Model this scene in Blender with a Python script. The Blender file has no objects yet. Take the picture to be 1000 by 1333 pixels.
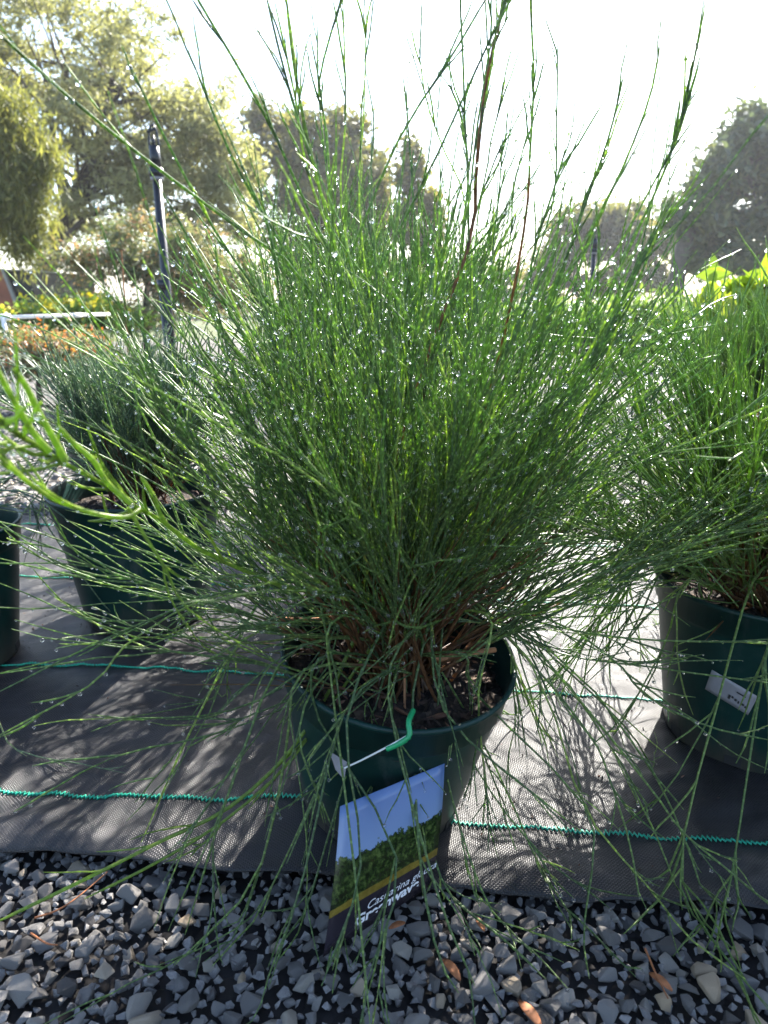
import bpy, bmesh, math, random
import numpy as np
from mathutils import Vector, Matrix
R = math.radians
rng = np.random.default_rng(7)
random.seed(7)
scn = bpy.context.scene
COL = scn.collection

# ------------------------------------------------------------------ camera
F, PITCH, CH = 900.0, R(17.0), 0.48          # focal length in photo pixels (1000 wide), tilt, camera height
cam_d = bpy.data.cameras.new('camera'); cam = bpy.data.objects.new('camera', cam_d); COL.objects.link(cam)
cam.location = (0, 0, CH); cam.rotation_euler = (math.pi/2 - PITCH, 0, 0)
cam_d.sensor_fit = 'HORIZONTAL'; cam_d.sensor_width = 36.0; cam_d.lens = F/1000*36
cam_d.clip_start = 0.02; cam_d.clip_end = 2000
cam_d.dof.use_dof = True; cam_d.dof.focus_distance = 0.66; cam_d.dof.aperture_fstop = 13
scn.camera = cam
# ------------------------------------------------------------------ sky, sun, exposure
SUN_EL, SUN_AZ = R(41), R(26)                # azimuth measured from +Y towards +X
world = bpy.data.worlds.new('World'); scn.world = world; world.use_nodes = True
wn = world.node_tree.nodes; wl = world.node_tree.links
bg = wn['Background']; sky = wn.new('ShaderNodeTexSky'); sky.sky_type = 'NISHITA'; sky.sun_disc = False
sky.sun_elevation = SUN_EL; sky.sun_rotation = SUN_AZ; sky.dust_density = 1.3; sky.air_density = 1.0; sky.ozone_density = 1.0
bg.inputs['Strength'].default_value = 0.10
wl.new(sky.outputs[0], bg.inputs['Color'])
sun_d = bpy.data.lights.new('sun', 'SUN'); sun_d.energy = 5.0; sun_d.angle = R(0.53); sun_d.color = (1, .95, .86)
sun = bpy.data.objects.new('sun', sun_d); COL.objects.link(sun)
sdir = Vector((math.sin(SUN_AZ)*math.cos(SUN_EL), math.cos(SUN_AZ)*math.cos(SUN_EL), math.sin(SUN_EL)))
sun.rotation_euler = sdir.to_track_quat('Z', 'Y').to_euler(); sun.location = (3, 8, 8)
vs = scn.view_settings; vs.view_transform = 'Standard'; vs.look = 'None'; vs.gamma = 1; vs.exposure = 2.3; vs.use_curve_mapping = False
scn.render.engine = 'CYCLES'
scn.cycles.max_bounces = 8; scn.cycles.transparent_max_bounces = 8; scn.cycles.transmission_bounces = 6
scn.cycles.use_denoising = True

# ------------------------------------------------------------------ helpers
def ray(px, py):
    x, u = (px-500)/F, -(py-666.5)/F
    return np.array((x, math.cos(PITCH)+u*math.sin(PITCH), -math.sin(PITCH)+u*math.cos(PITCH)))
def pix(px, py, Y):                           # point on that line of sight at forward distance Y
    d = ray(px, py); return np.array((0, 0, CH)) + d*(Y/d[1])
def pixg(px, py, z=0.0):                      # where that line of sight meets height z
    d = ray(px, py); return np.array((0, 0, CH)) + d*((z-CH)/d[2])
def proj(p):                                  # world -> photo pixel
    p = np.asarray(p, float); v = p-np.array((0, 0, CH))
    c, s = math.cos(PITCH), math.sin(PITCH)
    dep = v[..., 1]*c - v[..., 2]*s; up = v[..., 1]*s + v[..., 2]*c
    return np.stack([500+F*v[..., 0]/dep, 666.5-F*up/dep, dep], -1)
def nrm(a): return a/np.maximum(np.linalg.norm(a, axis=-1, keepdims=True), 1e-9)

def link(o, parent=None):
    COL.objects.link(o)
    if parent is not None: o.parent = parent
    return o
def tag(o, label=None, cat=None, group=None, kind=None):
    for k, v in (('label', label), ('category', cat), ('group', group), ('kind', kind)):
        if v: o[k] = v
    return o
def thing(name, loc, label, cat, group=None):
    o = bpy.data.objects.new(name, None); o.location = [float(v) for v in loc]; o.empty_display_size = .05
    link(o); return tag(o, label, cat, group)
def mesh_np(name, V, faces, mat, smooth=True, attrs=None):
    """faces: (n,k) int array, or list of such arrays"""
    if not isinstance(faces, list): faces = [faces]
    me = bpy.data.meshes.new(name)
    V = np.asarray(V, np.float32)
    me.vertices.add(len(V)); me.vertices.foreach_set('co', V.ravel())
    li = np.concatenate([f.ravel() for f in faces]).astype(np.int32)
    tot = np.concatenate([np.full(len(f), f.shape[1], np.int32) for f in faces])
    st = np.concatenate([[0], np.cumsum(tot)[:-1]]).astype(np.int32)
    me.loops.add(len(li)); me.loops.foreach_set('vertex_index', li)
    me.polygons.add(len(tot)); me.polygons.foreach_set('loop_start', st)
    me.polygons.foreach_set('use_smooth', np.full(len(tot), bool(smooth)))
    for k, a in (attrs or {}).items():
        at = me.attributes.new(k, 'FLOAT', 'POINT'); at.data.foreach_set('value', np.asarray(a, np.float32).ravel())
    me.update(calc_edges=True)
    me.materials.append(mat)
    return me
def obj(name, me, parent=None, loc=None):
    o = bpy.data.objects.new(name, me)
    if loc is not None: o.location = [float(v) for v in loc]
    return link(o, parent)
def bm_obj(name, bm, mat, parent=None, smooth=False, loc=None):
    me = bpy.data.meshes.new(name); bm.to_mesh(me); bm.free(); me.materials.append(mat)
    if smooth: me.polygons.foreach_set('use_smooth', np.ones(len(me.polygons), bool))
    return obj(name, me, parent, loc)

class Tubes:
    """collects many swept tubes and turns them into one mesh"""
    def __init__(s): s.V, s.Fc, s.L, s.T, s.Rn, s.n = [], [], [], [], [], 0; s.pts = []
    def add(s, P, rad, tone, S=4):
        P = np.asarray(P, float)
        if P.ndim == 2: P = P[None]
        N, K, _ = P.shape
        rad = np.broadcast_to(np.asarray(rad, float), (N, K)); tone = np.broadcast_to(np.asarray(tone, float), (N, K))
        t = nrm(np.gradient(P, axis=1))
        ref = nrm(rng.normal(size=(N, 1, 3))); n1 = nrm(np.cross(t, ref)); n2 = np.cross(t, n1)
        a = np.arange(S)*2*math.pi/S
        V = P[:, :, None, :] + rad[:, :, None, None]*(np.cos(a)[:, None]*n1[:, :, None, :] + np.sin(a)[:, None]*n2[:, :, None, :])
        idx = np.arange(N*K*S).reshape(N, K, S) + s.n
        f = np.stack([idx[:, :-1], np.roll(idx, -1, 2)[:, :-1], np.roll(idx, -1, 2)[:, 1:], idx[:, 1:]], -1).reshape(-1, 4)
        seg = np.linalg.norm(np.diff(P, axis=1), axis=-1); L = np.concatenate([np.zeros((N, 1)), np.cumsum(seg, 1)], 1)
        s.V.append(V.reshape(-1, 3)); s.Fc.append(f); s.n += N*K*S
        s.L.append(np.repeat(L.ravel(), S)); s.T.append(np.repeat(tone.ravel(), S))
        s.Rn.append(np.repeat(np.repeat(rng.random(N), K), S)); s.pts.append(P.reshape(-1, 3))
    def mesh(s, name, mat, origin=(0, 0, 0)):
        V = np.concatenate(s.V) - np.asarray(origin)
        return mesh_np(name, V, np.concatenate(s.Fc), mat, True, {'len': np.concatenate(s.L), 'tone': np.concatenate(s.T), 'rnd': np.concatenate(s.Rn)})

def spline(pts, K):
    """smooth curve through points, K samples"""
    p = np.asarray(pts, float); p = np.vstack([2*p[0]-p[1], p, 2*p[-1]-p[-2]])
    out = []; n = len(p)-3; ts = np.linspace(0, n, K)
    for t in ts:
        i = min(int(t), n-1); u = t-i; a, b, c, d = p[i:i+4]
        out.append(.5*((2*b)+(-a+c)*u+(2*a-5*b+4*c-d)*u*u+(-a+3*b-3*c+d)*u**3))
    return np.array(out)
def grow(P0, D0, Ln, K, up=0.0, wob=.08):
    """march curves: P0, D0 (N,3), Ln (N,), up: bend towards +z per unit of relative length"""
    N = len(P0); P = np.zeros((N, K, 3)); P[:, 0] = P0; d = nrm(D0); h = (np.asarray(Ln)/(K-1))[:, None]
    up = np.broadcast_to(np.asarray(up, float), (N,))[:, None]
    for k in range(1, K):
        d = nrm(d + up/(K-1)*np.array((0, 0, 1.)) + rng.normal(size=(N, 3))*wob/(K-1)**.5)
        P[:, k] = P[:, k-1] + d*h
    return P
def sides(main, n, t0, t1, l0, l1, ang=(14, 34), K=6, up=.35, wob=.18):
    """side branchlets leaving a main curve"""
    Km = len(main); t = t0+(t1-t0)*np.sort(rng.random(n)); x = t*(Km-1); i = np.minimum(x.astype(int), Km-2); u = (x-i)[:, None]
    p = main[i]*(1-u)+main[i+1]*u; d = nrm(main[i+1]-main[i])
    q = nrm(np.cross(d, rng.normal(size=(n, 3)))); a = np.radians(rng.uniform(*ang, n))[:, None]
    return grow(p, d*np.cos(a)+q*np.sin(a), rng.uniform(l0, l1, n), K, up, wob), t

# ------------------------------------------------------------------ materials
def new_mat(name):
    m = bpy.data.materials.new(name); m.use_nodes = True; nt = m.node_tree
    return m, nt, nt.nodes, nt.links, nt.nodes['Principled BSDF']
def nd(nt, t, **kw):
    n = nt.nodes.new(t)
    for k, v in kw.items():
        if k.startswith('_'): setattr(n, k[1:], v)
        else: n.inputs[k].default_value = v
    return n
def ramp(nt, src, stops, interp='LINEAR'):
    r = nt.nodes.new('ShaderNodeValToRGB'); r.color_ramp.interpolation = interp
    e = r.color_ramp.elements
    while len(e) < len(stops): e.new(.5)
    for q, (pos, c) in zip(e, stops): q.position = pos; q.color = (*c, 1)
    nt.links.new(src, r.inputs[0]); return r
def mth(nt, op, a, b=None, c=None):
    n = nt.nodes.new('ShaderNodeMath'); n.operation = op
    for i, v in enumerate((a, b, c)):
        if v is None: continue
        if isinstance(v, (int, float)): n.inputs[i].default_value = v
        else: nt.links.new(v, n.inputs[i])
    return n.outputs[0]
def mixc(nt, fac, a, b, blend='MIX'):
    n = nt.nodes.new('ShaderNodeMix'); n.data_type = 'RGBA'; n.blend_type = blend
    for s, v in ((n.inputs[0], fac), (n.inputs[6], a), (n.inputs[7], b)):
        if isinstance(v, (int, float)): s.default_value = v
        elif isinstance(v, tuple): s.default_value = (*v, 1)
        else: nt.links.new(v, s)
    return n.outputs[2]
def attr(nt, name):
    n = nt.nodes.new('ShaderNodeAttribute'); n.attribute_name = name; return n.outputs['Fac']
def bump(nt, h, bs, strength=.5, dist=.002):
    b = nt.nodes.new('ShaderNodeBump'); b.inputs['Strength'].default_value = strength; b.inputs['Distance'].default_value = dist
    nt.links.new(h, b.inputs['Height']); nt.links.new(b.outputs[0], bs.inputs['Normal']); return b

def simple(name, col, rough=.6, var=.25, scale=40, metal=0, spec=.5, bmp=0, bdist=.001, coords='Object'):
    m, nt, n, l, bs = new_mat(name)
    tc = nd(nt, 'ShaderNodeTexCoord'); nz = nd(nt, 'ShaderNodeTexNoise', Scale=scale, Detail=5.0)
    l.new(tc.outputs[coords], nz.inputs['Vector'])
    c = ramp(nt, nz.outputs[0], [(.3, tuple(v*(1-var) for v in col)), (.7, tuple(min(1, v*(1+var)) for v in col))])
    l.new(c.outputs[0], bs.inputs['Base Color']); bs.inputs['Roughness'].default_value = rough
    bs.inputs['Metallic'].default_value = metal; bs.inputs['Specular IOR Level'].default_value = spec
    if bmp: bump(nt, nz.outputs[0], bs, bmp, bdist)
    return m

def branchlet_mat(name, g_dark, g_lite, tip, wood, transl=.3, node=.0085, ringk=1.0):
    """jointed green branchlets that turn woody towards the base; pale ring at every joint, strengthened to paint in highlights"""
    m, nt, n, l, bs = new_mat(name)
    tone, ln, rn = attr(nt, 'tone'), attr(nt, 'len'), attr(nt, 'rnd')
    g = ramp(nt, rn, [(0, g_dark), (.55, tuple((a+b)/2 for a, b in zip(g_dark, g_lite))), (.85, g_lite), (1, tip)]).outputs[0]
    fr = mth(nt, 'FRACT', mth(nt, 'DIVIDE', ln, node))
    ring = mth(nt, 'GREATER_THAN', fr, .80)
    pale = mixc(nt, 1.0, g, (2.2, 2.1, 2.0), 'MULTIPLY')
    g2 = mixc(nt, mth(nt, 'MULTIPLY', ring, .65*ringk), g, pale)
    tc = nd(nt, 'ShaderNodeTexCoord'); nz = nd(nt, 'ShaderNodeTexNoise', Scale=120.0, Detail=3.0); l.new(tc.outputs['Object'], nz.inputs['Vector'])
    w = ramp(nt, nz.outputs[0], [(.3, tuple(v*.55 for v in wood)), (.7, tuple(v*1.4 for v in wood))]).outputs[0]
    col = mixc(nt, ramp(nt, tone, [(.4, (0, 0, 0)), (.6, (1, 1, 1))]).outputs[0], g2, w)
    l.new(col, bs.inputs['Base Color']); bs.inputs['Roughness'].default_value = .30; bs.inputs['Specular IOR Level'].default_value = .6
    tr = nd(nt, 'ShaderNodeBsdfTranslucent'); tcol = mixc(nt, 1.0, col, (1.08, 1.25, .68), 'MULTIPLY'); l.new(tcol, tr.inputs['Color'])
    mx = nd(nt, 'ShaderNodeMixShader'); mx.inputs[0].default_value = transl
    l.new(bs.outputs[0], mx.inputs[1]); l.new(tr.outputs[0], mx.inputs[2]); l.new(mx.outputs[0], n['Material Output'].inputs[0])
    return m
def leaf_mat(name, stops, transl=.45, rough=.5):
    m, nt, n, l, bs = new_mat(name)
    c = ramp(nt, attr(nt, 'rnd'), stops).outputs[0]
    l.new(c, bs.inputs['Base Color']); bs.inputs['Roughness'].default_value = rough
    tr = nd(nt, 'ShaderNodeBsdfTranslucent'); l.new(mixc(nt, 1.0, c, (1.3, 1.3, .7), 'MULTIPLY'), tr.inputs['Color'])
    mx = nd(nt, 'ShaderNodeMixShader'); mx.inputs[0].default_value = transl
    l.new(bs.outputs[0], mx.inputs[1]); l.new(tr.outputs[0], mx.inputs[2]); l.new(mx.outputs[0], n['Material Output'].inputs[0])
    return m

M = {}
M['branchlet'] = branchlet_mat('branchlet_green', (.11, .175, .08), (.20, .275, .10), (.33, .39, .13), (.22, .11, .055), .62)
M['branchlet_blue'] = branchlet_mat('branchlet_glaucous', (.10, .16, .115), (.17, .22, .14), (.24, .28, .14), (.18, .085, .05), .5)
M['branchlet_bright'] = branchlet_mat('branchlet_bright', (.13, .21, .065), (.21, .29, .09), (.31, .37, .12), (.19, .1, .05), .55, ringk=.6)
M['branchlet_tip'] = branchlet_mat('branchlet_lime', (.22, .31, .06), (.28, .37, .07), (.36, .43, .09), (.19, .1, .05), .6, ringk=.35)  # lighter yellow-green for the near left branch and low left sprays
M['wood'] = simple('woody_stem', (.32, .145, .06), .7, .5, 90, bmp=.5)
M['bark'] = simple('tree_bark', (.055, .042, .034), .9, .4, 6, bmp=.6, bdist=.03)
M['bark_grey'] = simple('tree_bark_grey', (.09, .075, .065), .9, .4, 6, bmp=.6, bdist=.03)
M['black_plastic'] = simple('black_plastic', (.012, .013, .018), .35, .2, 30)
M['grey_plastic'] = simple('grey_plastic', (.25, .24, .26), .4, .15, 30)
M['white_plastic'] = simple('white_plastic', (.75, .75, .72), .4, .08, 20)
M['tie'] = simple('green_tie', (.01, .28, .10), .35, .2, 60)
M['stitch'] = simple('green_stitching', (.012, .32, .20), .5, .35, 400)
M['brick'] = simple('red_wall', (.26, .09, .05), .8, .3, 5)
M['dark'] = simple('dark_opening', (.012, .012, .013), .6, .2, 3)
M['trim'] = simple('pale_trim', (.26, .25, .23), .6, .1, 5)
M['dry_leaf'] = simple('dry_leaf', (.28, .10, .035), .7, .4, 200)

def dew_mat():
    m, nt, n, l, bs = new_mat('dew')
    bs.inputs['Base Color'].default_value = (1, 1, 1, 1); bs.inputs['Roughness'].default_value = .2
    bs.inputs['Transmission Weight'].default_value = 1; bs.inputs['IOR'].default_value = 1.33
    bs.inputs['Specular IOR Level'].default_value = .8
    return m
M['dew'] = dew_mat()
def pot_mat():
    m, nt, n, l, bs = new_mat('pot_plastic')
    tc = nd(nt, 'ShaderNodeTexCoord'); nz = nd(nt, 'ShaderNodeTexNoise', Scale=25.0, Detail=6.0, Roughness=.7); l.new(tc.outputs['Object'], nz.inputs['Vector'])
    c = ramp(nt, nz.outputs[0], [(.35, (.003, .020, .017)), (.6, (.005, .030, .026)), (.85, (.035, .055, .05))]).outputs[0]
    sp = nd(nt, 'ShaderNodeSeparateXYZ'); l.new(tc.outputs['Object'], sp.inputs[0])
    st_ = nd(nt, 'ShaderNodeTexNoise', Scale=9.0, Detail=8.0, Roughness=.75); mp = nd(nt, 'ShaderNodeMapping'); mp.inputs['Scale'].default_value = (3, 3, .7); l.new(tc.outputs['Object'], mp.inputs[0]); l.new(mp.outputs[0], st_.inputs['Vector'])
    low = ramp(nt, mth(nt, 'SUBTRACT', mth(nt, 'MULTIPLY', st_.outputs[0], .16), sp.outputs['Z']), [(.02, (0, 0, 0)), (.07, (.75, .75, .75))]).outputs[0]
    c = mixc(nt, low, c, (.055, .045, .036))
    c = mixc(nt, ramp(nt, st_.outputs[0], [(.56, (0, 0, 0)), (.72, (.45, .45, .45))]).outputs[0], c, (.10, .11, .105))
    l.new(c, bs.inputs['Base Color']); bs.inputs['Roughness'].default_value = .42; bs.inputs['Specular IOR Level'].default_value = .3
    nz2 = nd(nt, 'ShaderNodeTexNoise', Scale=350.0, Detail=2.0); l.new(tc.outputs['Object'], nz2.inputs['Vector']); bump(nt, nz2.outputs[0], bs, .12, .0006)
    return m
M['pot'] = pot_mat()
def soil_mat():
    m, nt, n, l, bs = new_mat('potting_mix')
    tc = nd(nt, 'ShaderNodeTexCoord'); v = nd(nt, 'ShaderNodeTexVoronoi', Scale=160.0); l.new(tc.outputs['Object'], v.inputs['Vector'])
    c = ramp(nt, v.outputs['Color'], [(.2, (.012, .008, .006)), (.7, (.035, .022, .014)), (.95, (.13, .09, .06))]).outputs[0]
    l.new(c, bs.inputs['Base Color']); bs.inputs['Roughness'].default_value = .9; bump(nt, v.outputs['Distance'], bs, .8, .006)
    return m
M['soil'] = soil_mat()
def chip_mat():
    m, nt, n, l, bs = new_mat('bark_chip')
    c = ramp(nt, attr(nt, 'rnd'), [(0, (.02, .012, .008)), (.6, (.06, .03, .018)), (.88, (.17, .075, .04)), (1, (.3, .24, .19))]).outputs[0]
    l.new(c, bs.inputs['Base Color']); bs.inputs['Roughness'].default_value = .8
    return m
M['chip'] = chip_mat()
def stone_mat():
    m, nt, n, l, bs = new_mat('crushed_stone')
    oi = nd(nt, 'ShaderNodeObjectInfo'); rn = mth(nt, 'FRACT', mth(nt, 'ADD', attr(nt, 'rnd'), oi.outputs['Random']))
    base = ramp(nt, rn, [(0, (.06, .052, .05)), (.12, (.12, .112, .108)), (.45, (.175, .165, .16)), (.75, (.235, .222, .215)), (.88, (.34, .31, .27)), (1, (.42, .31, .20))]).outputs[0]
    tc = nd(nt, 'ShaderNodeTexCoord'); nz = nd(nt, 'ShaderNodeTexNoise', Scale=220.0, Detail=6.0, Roughness=.7); l.new(tc.outputs['Object'], nz.inputs['Vector'])
    g = ramp(nt, nz.outputs[0], [(.25, (.55, .55, .56)), (.75, (1.35, 1.35, 1.33))]).outputs[0]
    l.new(mixc(nt, 1.0, base, g, 'MULTIPLY'), bs.inputs['Base Color']); bs.inputs['Roughness'].default_value = .72
    bump(nt, nz.outputs[0], bs, .8, .0022)
    return m
M['stone'] = stone_mat()
def ground_mat():
    m, nt, n, l, bs = new_mat('gravel_ground')
    tc = nd(nt, 'ShaderNodeTexCoord'); P = tc.outputs['Object']
    v = nd(nt, 'ShaderNodeTexVoronoi', Scale=48.0); l.new(P, v.inputs['Vector'])
    stone = ramp(nt, v.outputs['Color'], [(.1, (.10, .095, .09)), (.6, (.22, .21, .20)), (.95, (.38, .34, .29))]).outputs[0]
    gap = ramp(nt, v.outputs['Distance'], [(.30, (1, 1, 1)), (.62, (.10, .09, .08))]).outputs[0]  # shade between the stones painted into the colour
    grav = mixc(nt, 1.0, stone, gap, 'MULTIPLY')
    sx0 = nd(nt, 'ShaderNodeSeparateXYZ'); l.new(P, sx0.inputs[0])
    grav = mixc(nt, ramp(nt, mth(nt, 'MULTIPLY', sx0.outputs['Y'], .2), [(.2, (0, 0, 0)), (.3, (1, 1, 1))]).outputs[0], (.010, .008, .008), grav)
    big = nd(nt, 'ShaderNodeTexNoise', Scale=.35, Detail=4.0); l.new(P, big.inputs['Vector'])
    gr = nd(nt, 'ShaderNodeTexNoise', Scale=9.0, Detail=8.0, Roughness=.75); l.new(P, gr.inputs['Vector'])
    grass = ramp(nt, gr.outputs[0], [(.3, (.035, .055, .018)), (.6, (.09, .11, .035)), (.8, (.2, .18, .09))]).outputs[0]
    sx = nd(nt, 'ShaderNodeSeparateXYZ'); l.new(P, sx.inputs[0])
    far = ramp(nt, mth(nt, 'ADD', mth(nt, 'MULTIPLY', sx.outputs['Y'], .05), mth(nt, 'MULTIPLY', big.outputs[0], .35)), [(.60, (0, 0, 0)), (.68, (1, 1, 1))]).outputs[0]
    l.new(mixc(nt, far, grav, grass), bs.inputs['Base Color']); bs.inputs['Roughness'].default_value = .85
    bump(nt, v.outputs['Distance'], bs, 1.0, .012).invert = True
    return m
M['ground'] = ground_mat()
def mat_mat():
    m, nt, n, l, bs = new_mat('woven_weed_mat')
    tc = nd(nt, 'ShaderNodeTexCoord'); P = tc.outputs['Object']
    sx = nd(nt, 'ShaderNodeSeparateXYZ'); l.new(P, sx.inputs[0])
    w = 2*math.pi/.0036
    jit = nd(nt, 'ShaderNodeTexNoise', Scale=45.0, Detail=2.0); l.new(P, jit.inputs['Vector'])
    jx = mth(nt, 'MULTIPLY', jit.outputs[0], .006)
    X = mth(nt, 'MULTIPLY', mth(nt, 'ADD', sx.outputs['X'], jx), w); Y = mth(nt, 'MULTIPLY', mth(nt, 'ADD', sx.outputs['Y'], jx), w*1.3)
    over = mth(nt, 'GREATER_THAN', mth(nt, 'MULTIPLY', mth(nt, 'SINE', X), mth(nt, 'SINE', Y)), 0.0)
    hx = mth(nt, 'ABSOLUTE', mth(nt, 'SINE', X)); hy = mth(nt, 'ABSOLUTE', mth(nt, 'SINE', Y))
    h = mth(nt, 'ADD', mth(nt, 'MULTIPLY', over, hx), mth(nt, 'MULTIPLY', mth(nt, 'SUBTRACT', 1.0, over), hy))
    cr = nd(nt, 'ShaderNodeTexNoise', Scale=60.0, Detail=5.0, Roughness=.6); l.new(P, cr.inputs['Vector'])
    hh = mth(nt, 'ADD', h, mth(nt, 'MULTIPLY', cr.outputs[0], 1.6))
    dust = nd(nt, 'ShaderNodeTexNoise', Scale=14.0, Detail=6.0, Roughness=.65); l.new(P, dust.inputs['Vector'])
    c = ramp(nt, dust.outputs[0], [(.35, (.009, .0085, .010)), (.6, (.018, .017, .019)), (.8, (.07, .064, .062))]).outputs[0]
    c = mixc(nt, 1.0, c, ramp(nt, h, [(0, (.35, .35, .35)), (.7, (1.25, 1.25, 1.25))]).outputs[0], 'MULTIPLY')
    l.new(c, bs.inputs['Base Color']); bs.inputs['Roughness'].default_value = .39; bs.inputs['Specular IOR Level'].default_value = .40
    bump(nt, hh, bs, .7, .0005)
    return m
M['mat'] = mat_mat()

# ------------------------------------------------------------------ ground and weed mat
E0, E1 = pixg(0, 1097, .014), pixg(1000, 1187, .014)         # front edge of the mat in the photo
edir = nrm(E1[:2]-E0[:2]); enor = np.array((-edir[1], edir[0]))
def edge_xy(s, t):                                            # s along the mat edge, t across it (0 = front edge)
    o = E0[:2]+(E1[:2]-E0[:2])*.5; return o + np.multiply.outer(s, edir) + np.multiply.outer(t, enor)
MATW = 0.93
bm = bmesh.new(); bmesh.ops.create_circle(bm, cap_ends=True, segments=96, radius=400)
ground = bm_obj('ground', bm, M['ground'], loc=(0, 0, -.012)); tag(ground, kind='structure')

POT_C = np.array((-.005, .573))                               # centre pot base
TILT_F, TILT_R = R(8.5), R(6.0)
def vnoise(x, y, seed, sc):
    r = np.random.default_rng(seed); out = 0
    for k in range(7):
        a = r.random()*6.28; f = sc*(.6+1.3*r.random()); out = out+np.sin((x*math.cos(a)+y*math.sin(a))*f+r.random()*6.28)
    return out/7
def mat_z(x, y):
    z = .016 + .006*vnoise(x, y, 3, 16) + .0042*vnoise(x, y, 4, 60) + .0019*vnoise(x, y, 9, 150) + .0008*vnoise(x, y, 12, 330)
    rr = np.hypot(x-POT_C[0], y-POT_C[1]); w = np.clip((.16-rr)/.09, 0, 1); w = w*w*(3-2*w)
    flat = .016 + math.tan(TILT_F)*(y-POT_C[1]) - math.tan(TILT_R)*(x-POT_C[0])
    return z*(1-w) + np.maximum(flat+.008, .004)*w
sN, tN = 420, 150
ss = np.linspace(-2.4, 2.4, sN); tt = np.concatenate([np.linspace(0, .25, 60), np.linspace(.255, MATW, tN-60)])
S_, T_ = np.meshgrid(ss, tt, indexing='ij')
wig = .006*np.sin(S_*9)+.004*np.sin(S_*23+1)
xy = edge_xy(S_.ravel(), (T_+wig*(1-T_/MATW)).ravel())
z = mat_z(xy[:, 0], xy[:, 1]); fr = np.clip(1-T_.ravel()/.03, 0, 1)
z = z - .007*fr**2*(.6+.4*np.sin(S_.ravel()*14))
V = np.column_stack([xy, z]); idx = np.arange(sN*tN).reshape(sN, tN)
f = np.stack([idx[:-1, :-1], idx[1:, :-1], idx[1:, 1:], idx[:-1, 1:]], -1).reshape(-1, 4)
mo = np.array([*edge_xy(np.array(0.), np.array(.4)), 0.])
wm = thing('weed_mat', mo, 'black woven weed mat with green stitched guide lines under the pots', 'weed mat')
mme = mesh_np('sheet', V-mo, f, M['mat']); sh = obj('sheet', mme, wm)
so = sh.modifiers.new('thick', 'SOLIDIFY'); so.thickness = .0012; so.offset = -1
def stitch(t, wv, seed):
    s = np.arange(-2.3, 2.3, .0021); r = np.random.default_rng(seed); k = np.arange(len(s))
    tv = t + wv*np.sin(s*5+seed) + np.where(k % 2 == 0, .0021, -.0021)*(.6+.8*r.random(len(s)))
    p = edge_xy(s, tv + 0*s) if False else np.stack([edge_xy(np.array(a), np.array(b)) for a, b in zip(s, tv)])
    z = mat_z(p[:, 0], p[:, 1]) + .0010 + .0006*(k % 2)
    T = Tubes(); T.add(np.column_stack([p, z]), .0012, 0, 5)
    obj('stitch_line', T.mesh('stitch_line', M['stitch'], mo), wm)
stitch(.068, .006, 1); stitch(.30, .006, 2); stitch(.58, .006, 3); stitch(.86, .005, 4)

# crushed stone
def hull_mesh(seed, scale=1.0, npt=13):
    r = np.random.default_rng(seed); bm = bmesh.new()
    p = nrm(r.normal(size=(npt, 3)))*(.82+.3*r.random((npt, 1)))*np.array((1.0, .78, .62))
    for q in p: bm.verts.new(q*.5*scale)
    bmesh.ops.convex_hull(bm, input=bm.verts[:])
    for v in [v for v in bm.verts if not v.link_faces]: bm.verts.remove(v)
    bm.normal_update(); return bm
stones = []
for k in range(14):
    bm = hull_mesh(100+k, 1.0, 11+k % 5); bmesh.ops.bevel(bm, geom=bm.edges[:], offset=.028, segments=1, affect='EDGES', clamp_overlap=True)
    me = bpy.data.meshes.new('stone'); bm.to_mesh(me); bm.free(); me.materials.append(M['stone'])
    a = me.attributes.new('rnd', 'FLOAT', 'POINT'); a.data.foreach_set('value', np.full(len(me.vertices), k*.03, np.float32)); stones.append(me)
hulls = []
for k in range(10):
    bm = hull_mesh(300+k, 1.0, 10); bm.verts.ensure_lookup_table()
    bmesh.ops.triangulate(bm, faces=bm.faces[:]); bm.verts.index_update()
    hulls.append((np.array([v.co for v in bm.verts]), np.array([[v.index for v in q.verts] for q in bm.faces]))); bm.free()
def rot_rand(n, r):
    q = nrm(r.normal(size=(n, 4))); w, x, y, z = q.T
    return np.stack([np.stack([1-2*(y*y+z*z), 2*(x*y-z*w), 2*(x*z+y*w)], -1), np.stack([2*(x*y+z*w), 1-2*(x*x+z*z), 2*(y*z-x*w)], -1), np.stack([2*(x*z-y*w), 2*(y*z+x*w), 1-2*(x*x+y*y)], -1)], 1)
def mat_t(x, y):
    o = E0[:2]+(E1[:2]-E0[:2])*.5; return (x-o[0])*enor[0]+(y-o[1])*enor[1]
sr = np.random.default_rng(11)
def poisson(n, x0, x1, y0, y1, dmin, keep):
    pts = []; cell = {}
    for _ in range(n):
        x, y = sr.uniform(x0, x1), sr.uniform(y0, y1)
        if not keep(x, y): continue
        c = (int(x/dmin), int(y/dmin)); ok = True
        for a in (-1, 0, 1):
            for b in (-1, 0, 1):
                for (u, v) in cell.get((c[0]+a, c[1]+b), ()):
                    if (u-x)**2+(v-y)**2 < dmin*dmin: ok = False
        if ok: cell.setdefault(c, []).append((x, y)); pts.append((x, y))
    return np.array(pts)
front = poisson(16000, -.75, .75, .12, .75, .0118, lambda x, y: mat_t(x, y) < .035)
sz = np.clip(sr.lognormal(math.log(.0165), .26, len(front)), .009, .026)
Vs, Fs, Rs, off = [], [], [], 0
pp = proj(np.column_stack([front, np.zeros(len(front))]))
vis = (pp[:, 0] > -10) & (pp[:, 0] < 1010) & (pp[:, 1] < 1350) & (mat_t(front[:, 0], front[:, 1]) < .004)
score = np.where(vis, sz/pp[:, 2], 0); order = np.argsort(-score); parts = set(order[:300].tolist())
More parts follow.
